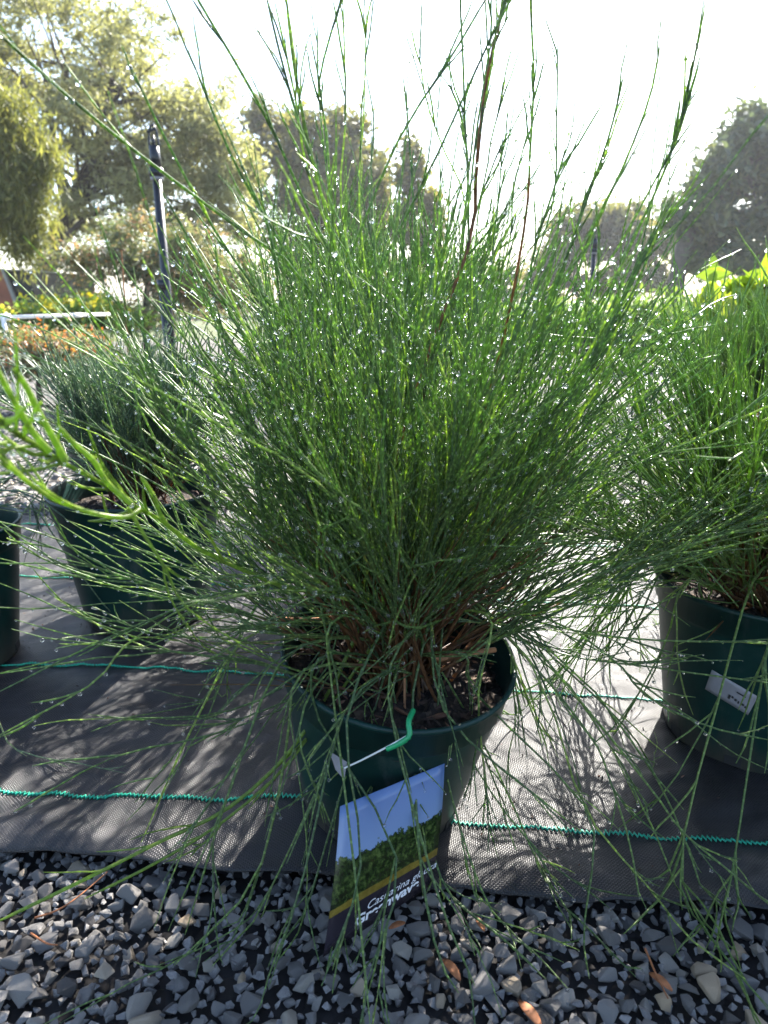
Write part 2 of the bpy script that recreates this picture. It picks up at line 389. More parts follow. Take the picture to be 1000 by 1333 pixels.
def add_hull(p, s, rmax=1.0):
    global off
    hv, hf = hulls[sr.integers(len(hulls))]; Rm = rot_rand(1, sr)[0]
    v = (hv*s) @ Rm.T; v[:, 2] *= .8; v = v + p
    Vs.append(v); Fs.append(hf+off); Rs.append(np.full(len(v), sr.random()*rmax)); off += len(v)
for i, (x, y) in enumerate(front):
    z0 = -.010 + sz[i]*.22 + sr.uniform(-.003, .004)
    if mat_t(x, y) > -.005: z0 -= .006
    if i in parts:
        o = bpy.data.objects.new('stone', stones[sr.integers(len(stones))]); o.location = (x, y, z0+.012+.001)
        s = float(sz[i])*1.08; o.scale = (s, s*sr.uniform(.85, 1.1), s*sr.uniform(.75, 1.0)); o.rotation_euler = sr.uniform(-.5, .5, 2).tolist()+[sr.uniform(0, 6.28)]
        link(o, ground)
    else: add_hull(np.array((x, y, z0)), sz[i])
# small chips in the gaps, then the gravel behind the mat
for x, y in poisson(26000, -.55, .55, .24, .62, .0072, lambda x, y: mat_t(x, y) < .02): add_hull(np.array((x, y, -.0062)), sr.uniform(.006, .014), .6)
def in_view_back(x, y):
    t = mat_t(x, y)
    if t < MATW-.03: return False
    q = proj(np.array((x, y, 0.))); return -120 < q[0] < 1120
for x, y in poisson(42000, -2.2, 2.2, 1.2, 3.4, .021, in_view_back): add_hull(np.array((x, y, -.008+sr.uniform(0, .006))), sr.uniform(.014, .032))
gv = obj('gravel', mesh_np('gravel', np.concatenate(Vs)-np.array((0, 0, -.012)), np.concatenate(Fs), M['stone'], False, {'rnd': np.concatenate(Rs)}), ground); gv['kind'] = 'stuff'

# ------------------------------------------------------------------ pots
def pot_profile(r, h):
    b = r*.74
    return [(0, .004), (b-.006, .004), (b, .006), (b+.001, .010), (r*.955-.001, h-.034), (r*.955, h-.030), (r*.975, h-.029), (r*.99, h-.006),
            (r*1.012, h-.005), (r*1.02, h-.002), (r*1.012, h), (r*.985, h), (r*.975, h-.002), (r*.955, h-.010), (r*.95, h-.03), (r*.90, h-.06)]
def lathe(prof, seg=64):
    bm = bmesh.new(); rings = []
    for r_, z_ in prof:
        rings.append([bm.verts.new((r_*math.cos(a), r_*math.sin(a), z_)) for a in [2*math.pi*k/seg for k in range(seg)]] if r_ > 0 else [bm.verts.new((0, 0, z_))])
    for a, b in zip(rings, rings[1:]):
        for k in range(seg):
            k2 = (k+1) % seg
            if len(a) == 1: bm.faces.new((a[0], b[k2], b[k]))
            else: bm.faces.new((a[k], a[k2], b[k2], b[k]))
    bm.normal_update(); return bm
def make_pot(root, r, h, Mx, chips=140, seed=0):
    bm = lathe(pot_profile(r, h)); bm.transform(Mx); p = bm_obj('pot', bm, M['pot'], root, True)
    # drain slots around the foot of the pot
    for k in range(8):
        a = k*math.pi/4+.2; bm = bmesh.new(); bmesh.ops.create_cube(bm, size=1)
        bm.transform(Matrix.Rotation(a, 4, 'Z') @ Matrix.Translation((r*.748, 0, .016)) @ Matrix.Diagonal((.004, .016, .010, 1)))
        bm.transform(Mx); bm_obj('drain_slot', bm, M['dark'], p)
    rs = np.random.default_rng(seed); sz_ = h-.034
    bm = bmesh.new(); ring = 28; rows = []
    for j in range(9):
        q = r*.945*j/8
        rows.append([bm.verts.new((q*math.cos(6.2832*k/ring), q*math.sin(6.2832*k/ring), sz_+.004*rs.normal()+.010*(1-j/8))) for k in range(ring)] if j else [bm.verts.new((0, 0, sz_+.01))])
    for a, b in zip(rows, rows[1:]):
        for k in range(ring):
            k2 = (k+1) % ring
            if len(a) == 1: bm.faces.new((a[0], b[k], b[k2]))
            else: bm.faces.new((a[k], b[k], b[k2], a[k2]))
    bm.transform(Mx); bm_obj('potting_mix', bm, M['soil'], root, True)
    if chips:
        Vc, Fc, Rc, o_ = [], [], [], 0
        for _ in range(chips):
            q = r*.9*math.sqrt(rs.random()); a = rs.random()*6.283; hv, hf = hulls[rs.integers(len(hulls))]
            L_ = rs.uniform(.004, .016) if rs.random() > .08 else rs.uniform(.018, .035); s = np.array((L_, L_*rs.uniform(.2, .5), L_*.25))
            c, sn = math.cos(rs.random()*6.28), math.sin(rs.random()*6.28); b = rs.random()*6.28; c, sn = math.cos(b), math.sin(b)
            v = hv*s; tl = rs.uniform(-.5, .5); v = np.column_stack([v[:, 0]*math.cos(tl)-v[:, 2]*math.sin(tl), v[:, 1], v[:, 0]*math.sin(tl)+v[:, 2]*math.cos(tl)])
            v = np.column_stack([v[:, 0]*c-v[:, 1]*sn, v[:, 0]*sn+v[:, 1]*c, v[:, 2]]) + np.array((q*math.cos(a), q*math.sin(a), sz_+.008+.006*(1-q/r)))
            Mn = np.array(Mx); v = v @ Mn[:3, :3].T + Mn[:3, 3]
            Vc.append(v); Fc.append(hf+o_); Rc.append(np.full(len(v), rs.random())); o_ += len(v)
        o = obj('bark_chips', mesh_np('bark_chips', np.concatenate(Vc), np.concatenate(Fc), M['chip'], False, {'rnd': np.concatenate(Rc)}), root); o['kind'] = 'stuff'

ICO = None
def dew(root, pts, n, origin, r0=.0006, r1=.0017, seed=0):
    """round water drops hanging on the branchlets"""
    global ICO
    if ICO is None:
        bm = bmesh.new(); bmesh.ops.create_icosphere(bm, subdivisions=1, radius=1); bm.verts.index_update()  # 20 faces
        ICO = (np.array([v.co for v in bm.verts]), np.array([[v.index for v in q.verts] for q in bm.faces])); bm.free()
    rs = np.random.default_rng(seed); p = pts[rs.choice(len(pts), n, replace=len(pts) < n)]
    r = r0+(r1-r0)*rs.random(n)**2.2; p = p + np.column_stack([rs.normal(size=(n, 2))*.0004, -r*1.0])
    V = (ICO[0][None]*r[:, None, None]*np.array((1, 1, 1.1)) + p[:, None]).reshape(-1, 3) - origin
    Fc = (ICO[1][None]+np.arange(n)[:, None, None]*len(ICO[0])).reshape(-1, 3)
    o = obj('dew_drops', mesh_np('dew_drops', V, Fc, M['dew'], True), root); o['kind'] = 'stuff'

def taper(K, r0, r1): return np.linspace(r0, r1, K)
def shoot_mesh(main, r0, r1, woody, nside, sl, mat, origin, S=5, ang=(8, 24), up=.3, second=.6, floor=.02, sr0=.0009, t0=.15, pts=None, keep=None):
    T = Tubes(); K = len(main); u = np.linspace(0, 1, K)
    rad = r0+(r1-r0)*u; rad[-1] *= .35
    main = main.copy(); main[:, 2] = np.maximum(main[:, 2], floor)
    T.add(main, rad, np.clip((woody-u)/.2+.5, 0, 1), S)
    if nside:
        P, t = sides(main, nside, t0, .97, *sl, ang=ang, up=up); P[:, :, 2] = np.maximum(P[:, :, 2], floor)
        if keep is not None:
            k = keep(P); P, t = P[k], t[k]
        if len(P):
            rr = np.broadcast_to(np.linspace(sr0, sr0*.72, 6), (len(P), 6)).copy(); rr[:, -1] *= .4
            T.add(P, rr*rng.uniform(.8, 1.2, (len(P), 1)), np.clip((woody*.55-t)/.2+.4, 0, .6)[:, None], 4)
            if second > 0:
                sel = np.where(rng.random(len(P)) < second)[0]
                for i in sel:
                    Q, _ = sides(P[i], 2, .1, .9, sl[0]*.35, sl[1]*.45, ang=(ang[0]+4, ang[1]+16), K=5, up=up); Q[:, :, 2] = np.maximum(Q[:, :, 2], floor)
                    rq = np.array((1, .95, .9, .8, .3))*sr0*.85; T.add(Q, rq, 0, 4)
    if pts is not None: pts.append(np.concatenate(T.pts[:]))
    return T.mesh('shoot', mat, origin)

def cam_clear(P, lim=.30):
    return np.linalg.norm(P-np.array((0, 0, CH)), axis=-1).min(-1) > lim

GROUP = 'potted sheoak shrubs on and behind the weed mat'
def make_shrub_pot(c, r, h, label, mat, nup, nside_stems, ndroop, Hs, spread, tilt=None, nside=24, dews=600, floor=.02, lean=(0, 0), r_br=.00082, chips=60, seed=1, traced=None, woody=.46, avoid=None, sls=1.0, sprays=0):
    root = thing('potted_sheoak', (c[0], c[1], c[2]), label, 'potted shrub', GROUP)
    org = np.array(c, float)
    Mx = tilt if tilt is not None else Matrix.Identity(4)
    make_pot(root, r, h, Mx, chips, seed)
    top = np.array(Mx @ Vector((0, 0, h-.03)))+org
    pts = []
    def crown(n): return top + np.column_stack([rng.normal(size=(n, 2))*.017, np.full(n, -.004)])
    mains = []
    # upright fan
    for i in range(nup):
        az = rng.uniform(0, 2*math.pi); pol = math.radians(rng.triangular(2, spread*.42, spread))
        if avoid is not None and avoid(az) and pol > .6: pol *= .55
        d = np.array((math.sin(pol)*math.cos(az)+lean[0], math.sin(pol)*math.sin(az)+lean[1], math.cos(pol)))
        L = rng.uniform(*Hs)*(1.0 if rng.random() > .12 else 1.22)
        mains.append((grow(crown(1), d[None]*1.0, [L], 12, rng.uniform(-.06, .16), .13)[0], .0016, .0008, woody, nside, (.05*sls, .18*sls), .14))
    # spreading side stems
    for i in range(nside_stems):
        az = rng.uniform(0, 2*math.pi); pol = math.radians(rng.uniform(36, 68))
        if avoid is not None and avoid(az): continue
        d = np.array((math.sin(pol)*math.cos(az), math.sin(pol)*math.sin(az), math.cos(pol)))
        mains.append((grow(crown(1), d[None], [rng.uniform(.22, .36)], 12, rng.uniform(-.2, .3), .18)[0], .0015, .0008, woody*.8, int(nside*.9), (.05*sls, .15*sls), .06))
    # arching over the rim and hanging down
    for i in range(ndroop):
        az = rng.uniform(0, 2*math.pi); w = rng.uniform(.75, 1.25)
        if avoid is not None and avoid(az): az += math.pi*rng.choice([-.5, .5])
        e = np.array((math.cos(az), math.sin(az)))
        b = crown(1)[0]; R1, zz = r, top[2]
        q = [b, b+np.array((*e*.05, .05*w)), np.array((*(org[:2]+e*(R1*1.12)), zz+.055*w)), np.array((*(org[:2]+e*(R1*1.6*w)), zz-.015)), np.array((*(org[:2]+e*(R1*2.1*w)), max(floor+.02, zz-.12*w))), np.array((*(org[:2]+e*(R1*2.5*w)+rng.normal(size=2)*.02), max(floor, zz-.20)))]
        ncut = rng.integers(4, 7)
        mains.append((spline(q[:ncut], 14), .0014, .0008, woody*.6, int(nside*.45), (.04, .15), -.12))
    # long sprays falling forward over the rim to the ground
    for i in range(sprays):
        az = -math.pi/2 + rng.normal()*.75; e = np.array((math.cos(az), math.sin(az))); b = crown(1)[0]; zz = top[2]; w = rng.uniform(.35, 1.7); jj = rng.normal(size=(3, 3))*np.array((.018, .012, .008))
        R2 = rng.uniform(.17, .27); tip = org[:2]+e*R2+rng.normal(size=2)*.03
        if tip[1] < .33: tip[1] = .33+rng.random()*.05
        mid = org[:2]+e*(r*1.25); q = [b, b+np.array((*e*.04, .05*w)), np.array((*(org[:2]+e*r*.95), zz+.03+.04*w))+jj[0], np.array((*mid, zz+.005+.02*w))+jj[1], np.array((*(mid*.5+tip*.5), zz*.6))+jj[2], np.array((*tip, floor+rng.random()*.03))]
        mains.append((spline(q[:rng.integers(5, 7)], 16), .0012, .0008, .05, int(rng.integers(3, 8)), (.03, .11), -.2))
    for (P, r0, r1, wd, ns, sl, up) in mains:
        if not cam_clear(P, .33): continue
        me = shoot_mesh(P, r0, r1, wd, ns, sl, mat, org, up=up, floor=floor, sr0=r_br, pts=pts, keep=lambda Q: cam_clear(Q, .32))
        obj('shoot', me, root)
    for tr in (traced or []):
        me = shoot_mesh(tr['P'], tr['r'], tr['r']*.7, tr.get('w', .15), tr.get('n', 6), tr.get('sl', (.02, .07)), M[tr['mat']] if 'mat' in tr else mat, org, S=6, up=tr.get('up', .2), second=tr.get('second', .2), floor=floor, sr0=tr.get('sr', r_br), t0=tr.get('t0', .35), pts=pts, ang=tr.get('ang', (10, 26)))
        obj('shoot', me, root)
    if dews: dew(root, np.concatenate(pts), dews, org, seed=seed)
    return root, top

# traced long shoots of the middle shrub: photo pixels from low on the shoot to its tip, forward distance at start and tip
def tr(pts, Y0, Y1, r=.0011, base=True, K=16, **kw):
    n = len(pts); ys = np.linspace(Y0, Y1, n); P = [pix(x, y, Y) for (x, y), Y in zip(pts, ys)]
    if base:
        P = [TOP+np.array((random.gauss(0, .018), random.gauss(0, .015), 0))] + P
        P[1] = P[1]+np.array((random.gauss(0, .016), random.gauss(0, .012), abs(random.gauss(0, .018))))
    return dict(P=spline(P, K), r=r, **kw)
Mx = Matrix.Rotation(TILT_F, 4, 'X') @ Matrix.Rotation(TILT_R, 4, 'Y')
PB = np.array((POT_C[0], POT_C[1], .016))
TOP = np.array(Mx @ Vector((0, 0, .145)))+PB
SKYK = dict(n=5, sl=(.015, .06), t0=.55, second=0, ang=(6, 18))
traced = [
 tr([(470, 560), (400, 370), (300, 290), (200, 215), (100, 135), (0, 45), (-60, -5)], .60, .36, .0013, **SKYK),
 tr([(480, 600), (420, 420), (350, 290), (300, 200), (245, 65)], .60, .50, **SKYK),
 tr([(470, 620), (390, 440), (340, 385), (280, 300), (215, 180), (170, 85)], .60, .48, **SKYK),
 tr([(510, 600), (450, 390), (400, 270), (340, 140), (258, 0), (230, -50)], .60, .50, .0012, **SKYK),
 tr([(510, 600), (455, 400), (420, 260), (375, 110), (343, -20)], .60, .54, **SKYK),
 tr([(500, 600), (440, 330), (400, 220), (385, 130), (355, -10)], .60, .55, **SKYK),
 tr([(510, 600), (450, 370), (410, 220), (385, 100), (371, -20)], .60, .52, .0014, **SKYK),
 tr([(505, 600), (440, 350), (425, 170), (415, 110), (443, 0)], .62, .60, **SKYK),
 tr([(505, 600), (448, 300), (450, 150), (446, -20)], .62, .60, .0010, **SKYK),
 tr([(520, 600), (470, 300), (474, 140), (478, 0)], .62, .62, .0009, **SKYK),
 tr([(500, 560), (430, 260), (415, 120), (413, 25)], .62, .64, .0009, **SKYK),
 tr([(490, 600), (440, 400), (470, 300), (520, 180), (590, 70), (640, -15)], .58, .52, .0010, **SKYK),
 tr([(500, 600), (480, 400), (520, 300), (570, 200), (620, 90), (668, -10)], .58, .52, .0011, **SKYK),
 tr([(560, 600), (600, 400), (610, 280), (605, 150), (603, 80), (598, -15)], .60, .58, .0011, **SKYK),
 tr([(560, 600), (608, 330), (620, 220), (630, 130), (645, 50), (662, -15)], .60, .57, .0018, w=.9, n=12, sl=(.02, .09), t0=.45, second=.2, ang=(10, 24)),
 tr([(560, 600), (600, 340), (612, 250), (622, 160), (640, 40), (632, -15)], .61, .60, .0011, **SKYK),
 tr([(580, 600), (660, 420), (685, 280), (690, 200), (695, 100), (689, -15)], .60, .57, .0013, n=7, sl=(.02, .06), t0=.5, second=0, w=.6, ang=(8, 20)),
 tr([(560, 600), (615, 400), (605, 260), (580, 200), (555, 130), (545, 60)], .62, .64, .0009, **SKYK),
 tr([(600, 560), (700, 330), (722, 250), (725, 150), (726, 45)], .64, .68, .0010, **SKYK),
 tr([(560, 560), (600, 330), (610, 230), (600, 150), (585, 110)], .62, .62, .0012, **SKYK),
 tr([(590, 600), (670, 420), (700, 310), (720, 250), (736, 195)], .60, .58, .0012, n=8, sl=(.02, .06), t0=.5, second=0, ang=(8, 18)),
 tr([(600, 620), (700, 440), (750, 300), (775, 230), (795, 170), (815, 85)], .60, .56, .0011, **SKYK),
 tr([(600, 620), (690, 430), (740, 330), (765, 250), (793, 195)], .60, .58, .0012, **SKYK),
 tr([(610, 640), (720, 420), (780, 280), (810, 220), (845, 130), (861, 50)], .60, .54, .0011, n=2, sl=(.02, .04), t0=.6, second=0),
 tr([(620, 640), (760, 440), (830, 300), (870, 210), (890, 140), (905, 75)], .60, .54, .0013, n=9, sl=(.02, .06), t0=.6, second=0, ang=(6, 16)),
 tr([(620, 640), (740, 420), (800, 330), (850, 240), (880, 180), (912, 80)], .60, .54, .0011, **SKYK),
 tr([(530, 560), (540, 300), (533, 185), (530, 150)], .64, .66, .0009, **SKYK),
 tr([(560, 560), (625, 260), (640, 180), (660, 110)], .62, .62, .0009, **SKYK),
 tr([(560, 560), (620, 300), (640, 220), (665, 165)], .62, .62, .0009, **SKYK),
 tr([(590, 560), (660, 330), (668, 250), (690, 160)], .62, .64, .0009, **SKYK),
 tr([(590, 560), (640, 360), (650, 250), (655, 170)], .62, .66, .0009, **SKYK),
 tr([(640, 620), (800, 420), (850, 320), (885, 250)], .62, .58, .0011, **SKYK),
 # thick bright branch reaching towards the camera on the left
 tr([(480, 790), (400, 772), (330, 748), (260, 715), (208, 676), (182, 663), (146, 637), (114, 619), (78, 600), (50, 581), (23, 564), (-10, 540), (-60, 500)], .54, .25, .0016, K=30, n=26, sl=(.02, .06), t0=.25, second=.3, ang=(14, 34), sr=.0011, mat='branchlet_tip'),
 tr([(170, 655), (140, 629), (122, 600), (96, 577), (75, 554)], .345, .32, .0016, base=False, n=0, w=-1, mat='branchlet_tip'),
 tr([(85, 600), (72, 575), (52, 540), (35, 505), (18, 480)], .30, .28, .0016, base=False, n=0, w=-1, mat='branchlet_tip'),
 tr([(65, 588), (44, 564), (23, 530), (0, 489), (-20, 450)], .295, .275, .0015, base=False, n=0, w=-1, mat='branchlet_tip'),
 tr([(182, 663), (166, 673), (130, 670), (91, 658), (57, 642), (26, 619), (-10, 585)], .35, .28, .0014, base=False, n=3, w=-1, mat='branchlet_tip'),
 tr([(215, 680), (208, 668), (198, 642), (183, 621)], .36, .34, .0014, base=False, n=0, w=-1, mat='branchlet_tip'),
 tr([(166, 660), (190, 700), (215, 740), (230, 775)], .35, .36, .0010, base=False, n=3, w=-1, mat='branchlet_tip'),
 # low sprays, left
 tr([(500, 800), (440, 880), (380, 975), (300, 1050), (210, 1095), (100, 1150), (-10, 1203)], .55, .37, .0018, K=22, n=4, sl=(.02, .06), mat='branchlet_tip'),
 tr([(500, 800), (430, 920), (370, 1000), (290, 1070), (200, 1125), (110, 1170)], .54, .40, .0014, n=4, mat='branchlet_tip'),
 tr([(480, 790), (400, 790), (300, 770), (200, 805), (120, 840), (-10, 905)], .55, .42, .0010, K=20, n=6),
 tr([(480, 790), (380, 780), (280, 775), (170, 835), (120, 890), (-10, 962)], .55, .40, .0010, K=20, n=4),
 tr([(480, 800), (400, 900), (280, 955), (150, 985), (20, 1055)], .54, .44, .0009, n=3),
 tr([(480, 800), (400, 870), (300, 925), (180, 935), (115, 930)], .55, .47, .0009, n=4),
 tr([(480, 800), (420, 880), (330, 930), (255, 950)], .54, .46, .0009, n=4),
 tr([(480, 790), (380, 800), (280, 830), (150, 815), (60, 770)], .56, .48, .0010, n=6),
 tr([(480, 790), (350, 760), (220, 780), (100, 745), (30, 715)], .56, .5, .0010, n=6),
 # low sprays, front
 tr([(510, 800), (500, 880), (460, 980), (430, 1080), (400, 1180), (370, 1255)], .54, .40, .0012, n=5),
 tr([(500, 800), (440, 960), (380, 1100), (330, 1200), (280, 1300)], .53, .38, .0010, n=4),
 tr([(530, 800), (538, 900), (540, 1000), (545, 1100), (560, 1200), (595, 1345)], .54, .36, .0013, n=6),
 tr([(530, 800), (530, 960), (555, 1080), (590, 1180), (650, 1260), (705, 1345)], .54, .37, .0012, n=7),
 tr([(520, 800), (525, 960), (520, 1080), (500, 1190), (480, 1345)], .54, .36, .0010, n=5),
 tr([(520, 800), (500, 950), (470, 1100), (440, 1240), (425, 1345)], .53, .37, .0009, n=4),
 tr([(540, 800), (570, 940), (600, 1080), (640, 1190), (690, 1290)], .54, .39, .0010, n=5),
 tr([(540, 800), (620, 950), (690, 1100), (715, 1180), (740, 1255)], .55, .42, .0010, n=5),
 tr([(540, 800), (600, 960), (660, 1060), (740, 1150), (790, 1210)], .55, .43, .0009, n=4),
 # low sprays, right
 tr([(560, 790), (680, 830), (770, 930), (850, 1030), (888, 1082), (940, 1126), (1010, 1185)], .56, .42, .0012, n=5),
 tr([(560, 790), (690, 860), (760, 1050), (840, 1150), (888, 1214), (958, 1340)], .56, .37, .0010, n=4),
 tr([(560, 790), (680, 850), (770, 960), (792, 1010), (820, 1098), (838, 1206)], .56, .43, .0011, n=3),
 tr([(560, 790), (700, 850), (800, 980), (824, 1026), (864, 1110), (884, 1190), (890, 1254)], .56, .42, .0009, n=3),
 tr([(560, 790), (720, 850), (840, 990), (890, 1090), (916, 1166), (946, 1244)], .56, .42, .0010, n=3),
 tr([(560, 790), (700, 800), (800, 860), (840, 905), (920, 945), (1010, 965)], .56, .46, .0011, n=5),
 tr([(560, 780), (680, 760), (850, 705), (1010, 690)], .57, .52, .0011, n=8, sl=(.03, .1)),
 tr([(560, 790), (700, 810), (830, 832), (1010, 836)], .57, .48, .0011, n=8, sl=(.03, .1)),
 tr([(560, 790), (700, 840), (860, 870), (1010, 890)], .57, .48, .0010, n=8, sl=(.03, .1)),
 tr([(560, 780), (660, 720), (800, 620), (930, 560), (1020, 520)], .59, .52, .0011, n=9, sl=(.03, .1)),
 tr([(560, 780), (640, 700), (760, 560), (850, 470), (890, 400)], .60, .54, .0011, n=9, sl=(.03, .1)),
]
front_az = lambda az: math.cos(az+math.pi/2) > .45
centre, top = make_shrub_pot(PB, .102, .175, 'large dew covered green sheoak in tilted green pot with picture tag', M['branchlet'], 122, 34, 9, (.22, .35), 74,
    tilt=Mx, nside=16, sprays=11, dews=17000, r_br=.00076, traced=traced, chips=260, seed=5, avoid=front_az, floor=.022)
# woody roots and old stems on the soil of the middle pot
def stick(name, pts, Y, r, mat, parent, org):
    P = spline([pix(x, y, yy) for (x, y), yy in zip(pts, Y)], 10); T = Tubes(); T.add(P, taper(10, r, r*.6), 1, 6)
    return obj(name, T.mesh(name, mat, org), parent)
for pts, Y, r in [([(395, 768), (430, 760), (470, 764), (510, 780)], (.60, .60, .60, .60), .0026), ([(360, 806), (420, 806), (500, 800)], (.56, .57, .59), .0016),
                  ([(538, 822), (552, 845), (570, 858), (600, 852), (645, 846)], (.56, .545, .54, .54, .55), .003), ([(525, 820), (505, 850), (495, 872)], (.56, .54, .53), .0016),
                  ([(530, 750), (527, 830), (527, 930)], (.58, .54, .50), .0013), ([(470, 772), (500, 776), (520, 760), (530, 735)], (.60, .6, .6, .6), .003),
                  ([(560, 800), (575, 740), (600, 690)], (.6, .6, .6), .0022), ([(545, 800), (548, 730), (540, 670)], (.59, .6, .6), .0022)]:
    stick('woody_stem', pts, Y, r*1.35, M['wood'], centre, PB)

# neighbours on the mat
def ground_pot(x, y): return np.array((x, y, float(mat_z(np.array(x), np.array(y)))-.003))
make_shrub_pot(ground_pot(-.365, .985), .122, .205, 'grey green sheoak in upright dark pot beside the gravel strip', M['branchlet_blue'], 50, 24, 3, (.12, .20), 62, nside=24, sls=.7, dews=1800, avoid=lambda az: math.cos(az+math.pi/2) > .2, seed=21, r_br=.0011)
make_shrub_pot(ground_pot(-.585, .845), .105, .195, 'sparse trailing sheoak in dark pot beside the upright grey green one', M['branchlet_blue'], 4, 3, 9, (.10, .16), 40, nside=8, dews=120, seed=22)
make_shrub_pot(ground_pot(.405, .675), .112, .19, 'bright green sheoak in dark pot with white printed sticker', M['branchlet_bright'], 42, 40, 40, (.18, .27), 62, nside=20, dews=4500, seed=23, r_br=.0010)
make_shrub_pot(ground_pot(.02, 1.14), .105, .195, 'green sheoak hidden behind the large dew covered one', M['branchlet'], 46, 22, 4, (.28, .38), 45, nside=24, dews=1500, seed=24, r_br=.0012)  # hidden plant, made taller to shade the left of the mat
lead, _t = make_shrub_pot(np.array((-.72, 1.78, -.008)), .112, .205, 'grey green sheoak with bare reddish leader standing on the gravel', M['branchlet_blue'], 40, 20, 4, (.08, .15), 55, sls=.6, nside=22, dews=500, seed=25, r_br=.0014)
make_shrub_pot(np.array((.86, 1.62, -.008)), .112, .205, 'bright green sheoak standing on gravel behind the stickered pot', M['branchlet_bright'], 40, 22, 4, (.20, .30), 50, nside=22, dews=900, seed=26, r_br=.0014)
make_shrub_pot(np.array((-.12, 1.62, -.008)), .112, .205, 'tall green sheoak added behind the weed mat to shade it', M['branchlet'], 44, 22, 3, (.34, .46), 42, nside=22, dews=700, seed=27, r_br=.0014)  # added plant, placed so its shadow darkens the left of the mat
stick('leader', [(172, 560), (168, 480), (163, 400), (158, 325)], (1.78, 1.78, 1.77, 1.76), .0032, M['wood'], lead, np.array(lead.location))

# ------------------------------------------------------------------ tags
def quad_tag(name, corners, mat, parent, thick=.0006):
    """thin card from TL, TR, BR, BL world corners; returns axes"""
    a = np.array(corners); n = nrm(np.cross(a[1]-a[0], a[3]-a[0])); o = a.mean(0)
    V = np.concatenate([a-o, a-o+n*thick]); fs = np.array([[0, 1, 2, 3], [7, 6, 5, 4], [0, 4, 5, 1], [1, 5, 6, 2], [2, 6, 7, 3], [3, 7, 4, 0]])
    return V, fs, o, n
def text_mesh(s, size, bold=0.0):
    cu = bpy.data.curves.new('lettering', 'FONT'); cu.body = s; cu.size = size; cu.extrude = 0; cu.offset = bold
    o = bpy.data.objects.new('tmp', cu); COL.objects.link(o); dg = bpy.context.evaluated_depsgraph_get()
    me = bpy.data.meshes.new_from_object(o.evaluated_get(dg)); bpy.data.objects.remove(o); return me
def tag_picture():  # print colours darkened: shade over the tag is put into them
    m, nt, n, l, bs = new_mat('tag_print')
    at = nd(nt, 'ShaderNodeAttribute'); at.attribute_name = 'tv'; v = at.outputs['Fac']
    au = nd(nt, 'ShaderNodeAttribute'); au.attribute_name = 'tu'; u = au.outputs['Fac']
    tc = nd(nt, 'ShaderNodeTexCoord'); nz = nd(nt, 'ShaderNodeTexNoise', Scale=210.0, Detail=8.0, Roughness=.75); l.new(tc.outputs['Object'], nz.inputs['Vector'])
    nb = nd(nt, 'ShaderNodeTexNoise', Scale=45.0, Detail=4.0); l.new(tc.outputs['Object'], nb.inputs['Vector'])
    fol = ramp(nt, nz.outputs[0], [(.40, (.003, .006, .002)), (.52, (.02, .04, .008)), (.66, (.10, .14, .035)), (.8, (.2, .22, .09))]).outputs[0]
    skyc = ramp(nt, v, [(.0, (.10, .17, .36)), (.45, (.2, .28, .44))]).outputs[0]
    hill = mth(nt, 'ADD', v, mth(nt, 'MULTIPLY', mth(nt, 'SUBTRACT', nb.outputs[0], .5), .25)); hill = mth(nt, 'ADD', hill, mth(nt, 'MULTIPLY', mth(nt, 'SUBTRACT', nz.outputs[0], .5), .22))
    c = mixc(nt, mth(nt, 'GREATER_THAN', hill, .36), skyc, fol)
    yel = ramp(nt, nz.outputs[0], [(.3, (.09, .065, .008)), (.7, (.25, .18, .03))]).outputs[0]
    c = mixc(nt, mth(nt, 'GREATER_THAN', mth(nt, 'ADD', v, mth(nt, 'MULTIPLY', nb.outputs[0], .05)), .70), c, yel)
    c = mixc(nt, mth(nt, 'GREATER_THAN', v, .735), c, (.022, .018, .026))
    l.new(c, bs.inputs['Base Color']); bs.inputs['Roughness'].default_value = .22
    return m
M['tag'] = tag_picture()
# solve the card: corners along their lines of sight, leaning on the pot, foot on the stones
TL, TR, BR, BL = pix(443, 1050, .428), pix(579, 994, .470), pix(562, 1152, .455), pix(421, 1246, .390)
TLc = TL; hvec = (BL-TL); wvec = TR-TL
tagroot = thing('plant_tag', (TL+TR+BR+BL)/4, 'picture plant tag with blue sky photo and dark lettered band hung on pot', 'plant tag')
V, fs, o_, n_ = quad_tag('card', [TL, TR, BR, BL], None, None)
NU = 12
grid = []; tu = []; tv = []
for j in range(NU+1):
    for i in range(NU+1):
        u, v = i/NU, j/NU
        p = (TL*(1-u)+TR*u)*(1-v)+(BL*(1-u)+BR*u)*v; p = p - n_*.004*math.sin(v*math.pi)*(1 if n_[1] > 0 else -1)
        grid.append(p-np.array(tagroot.location)); tu.append(u); tv.append(v)
ix = np.arange((NU+1)**2).reshape(NU+1, NU+1)
fq = np.stack([ix[:-1, :-1], ix[1:, :-1], ix[1:, 1:], ix[:-1, 1:]], -1).reshape(-1, 4)
card = obj('card', mesh_np('card', np.array(grid), fq, M['tag'], True, {'tu': tu, 'tv': tv}), tagroot)
so = card.modifiers.new('thick', 'SOLIDIFY'); so.thickness = .0006; so.offset = 1 if n_[1] < 0 else -1
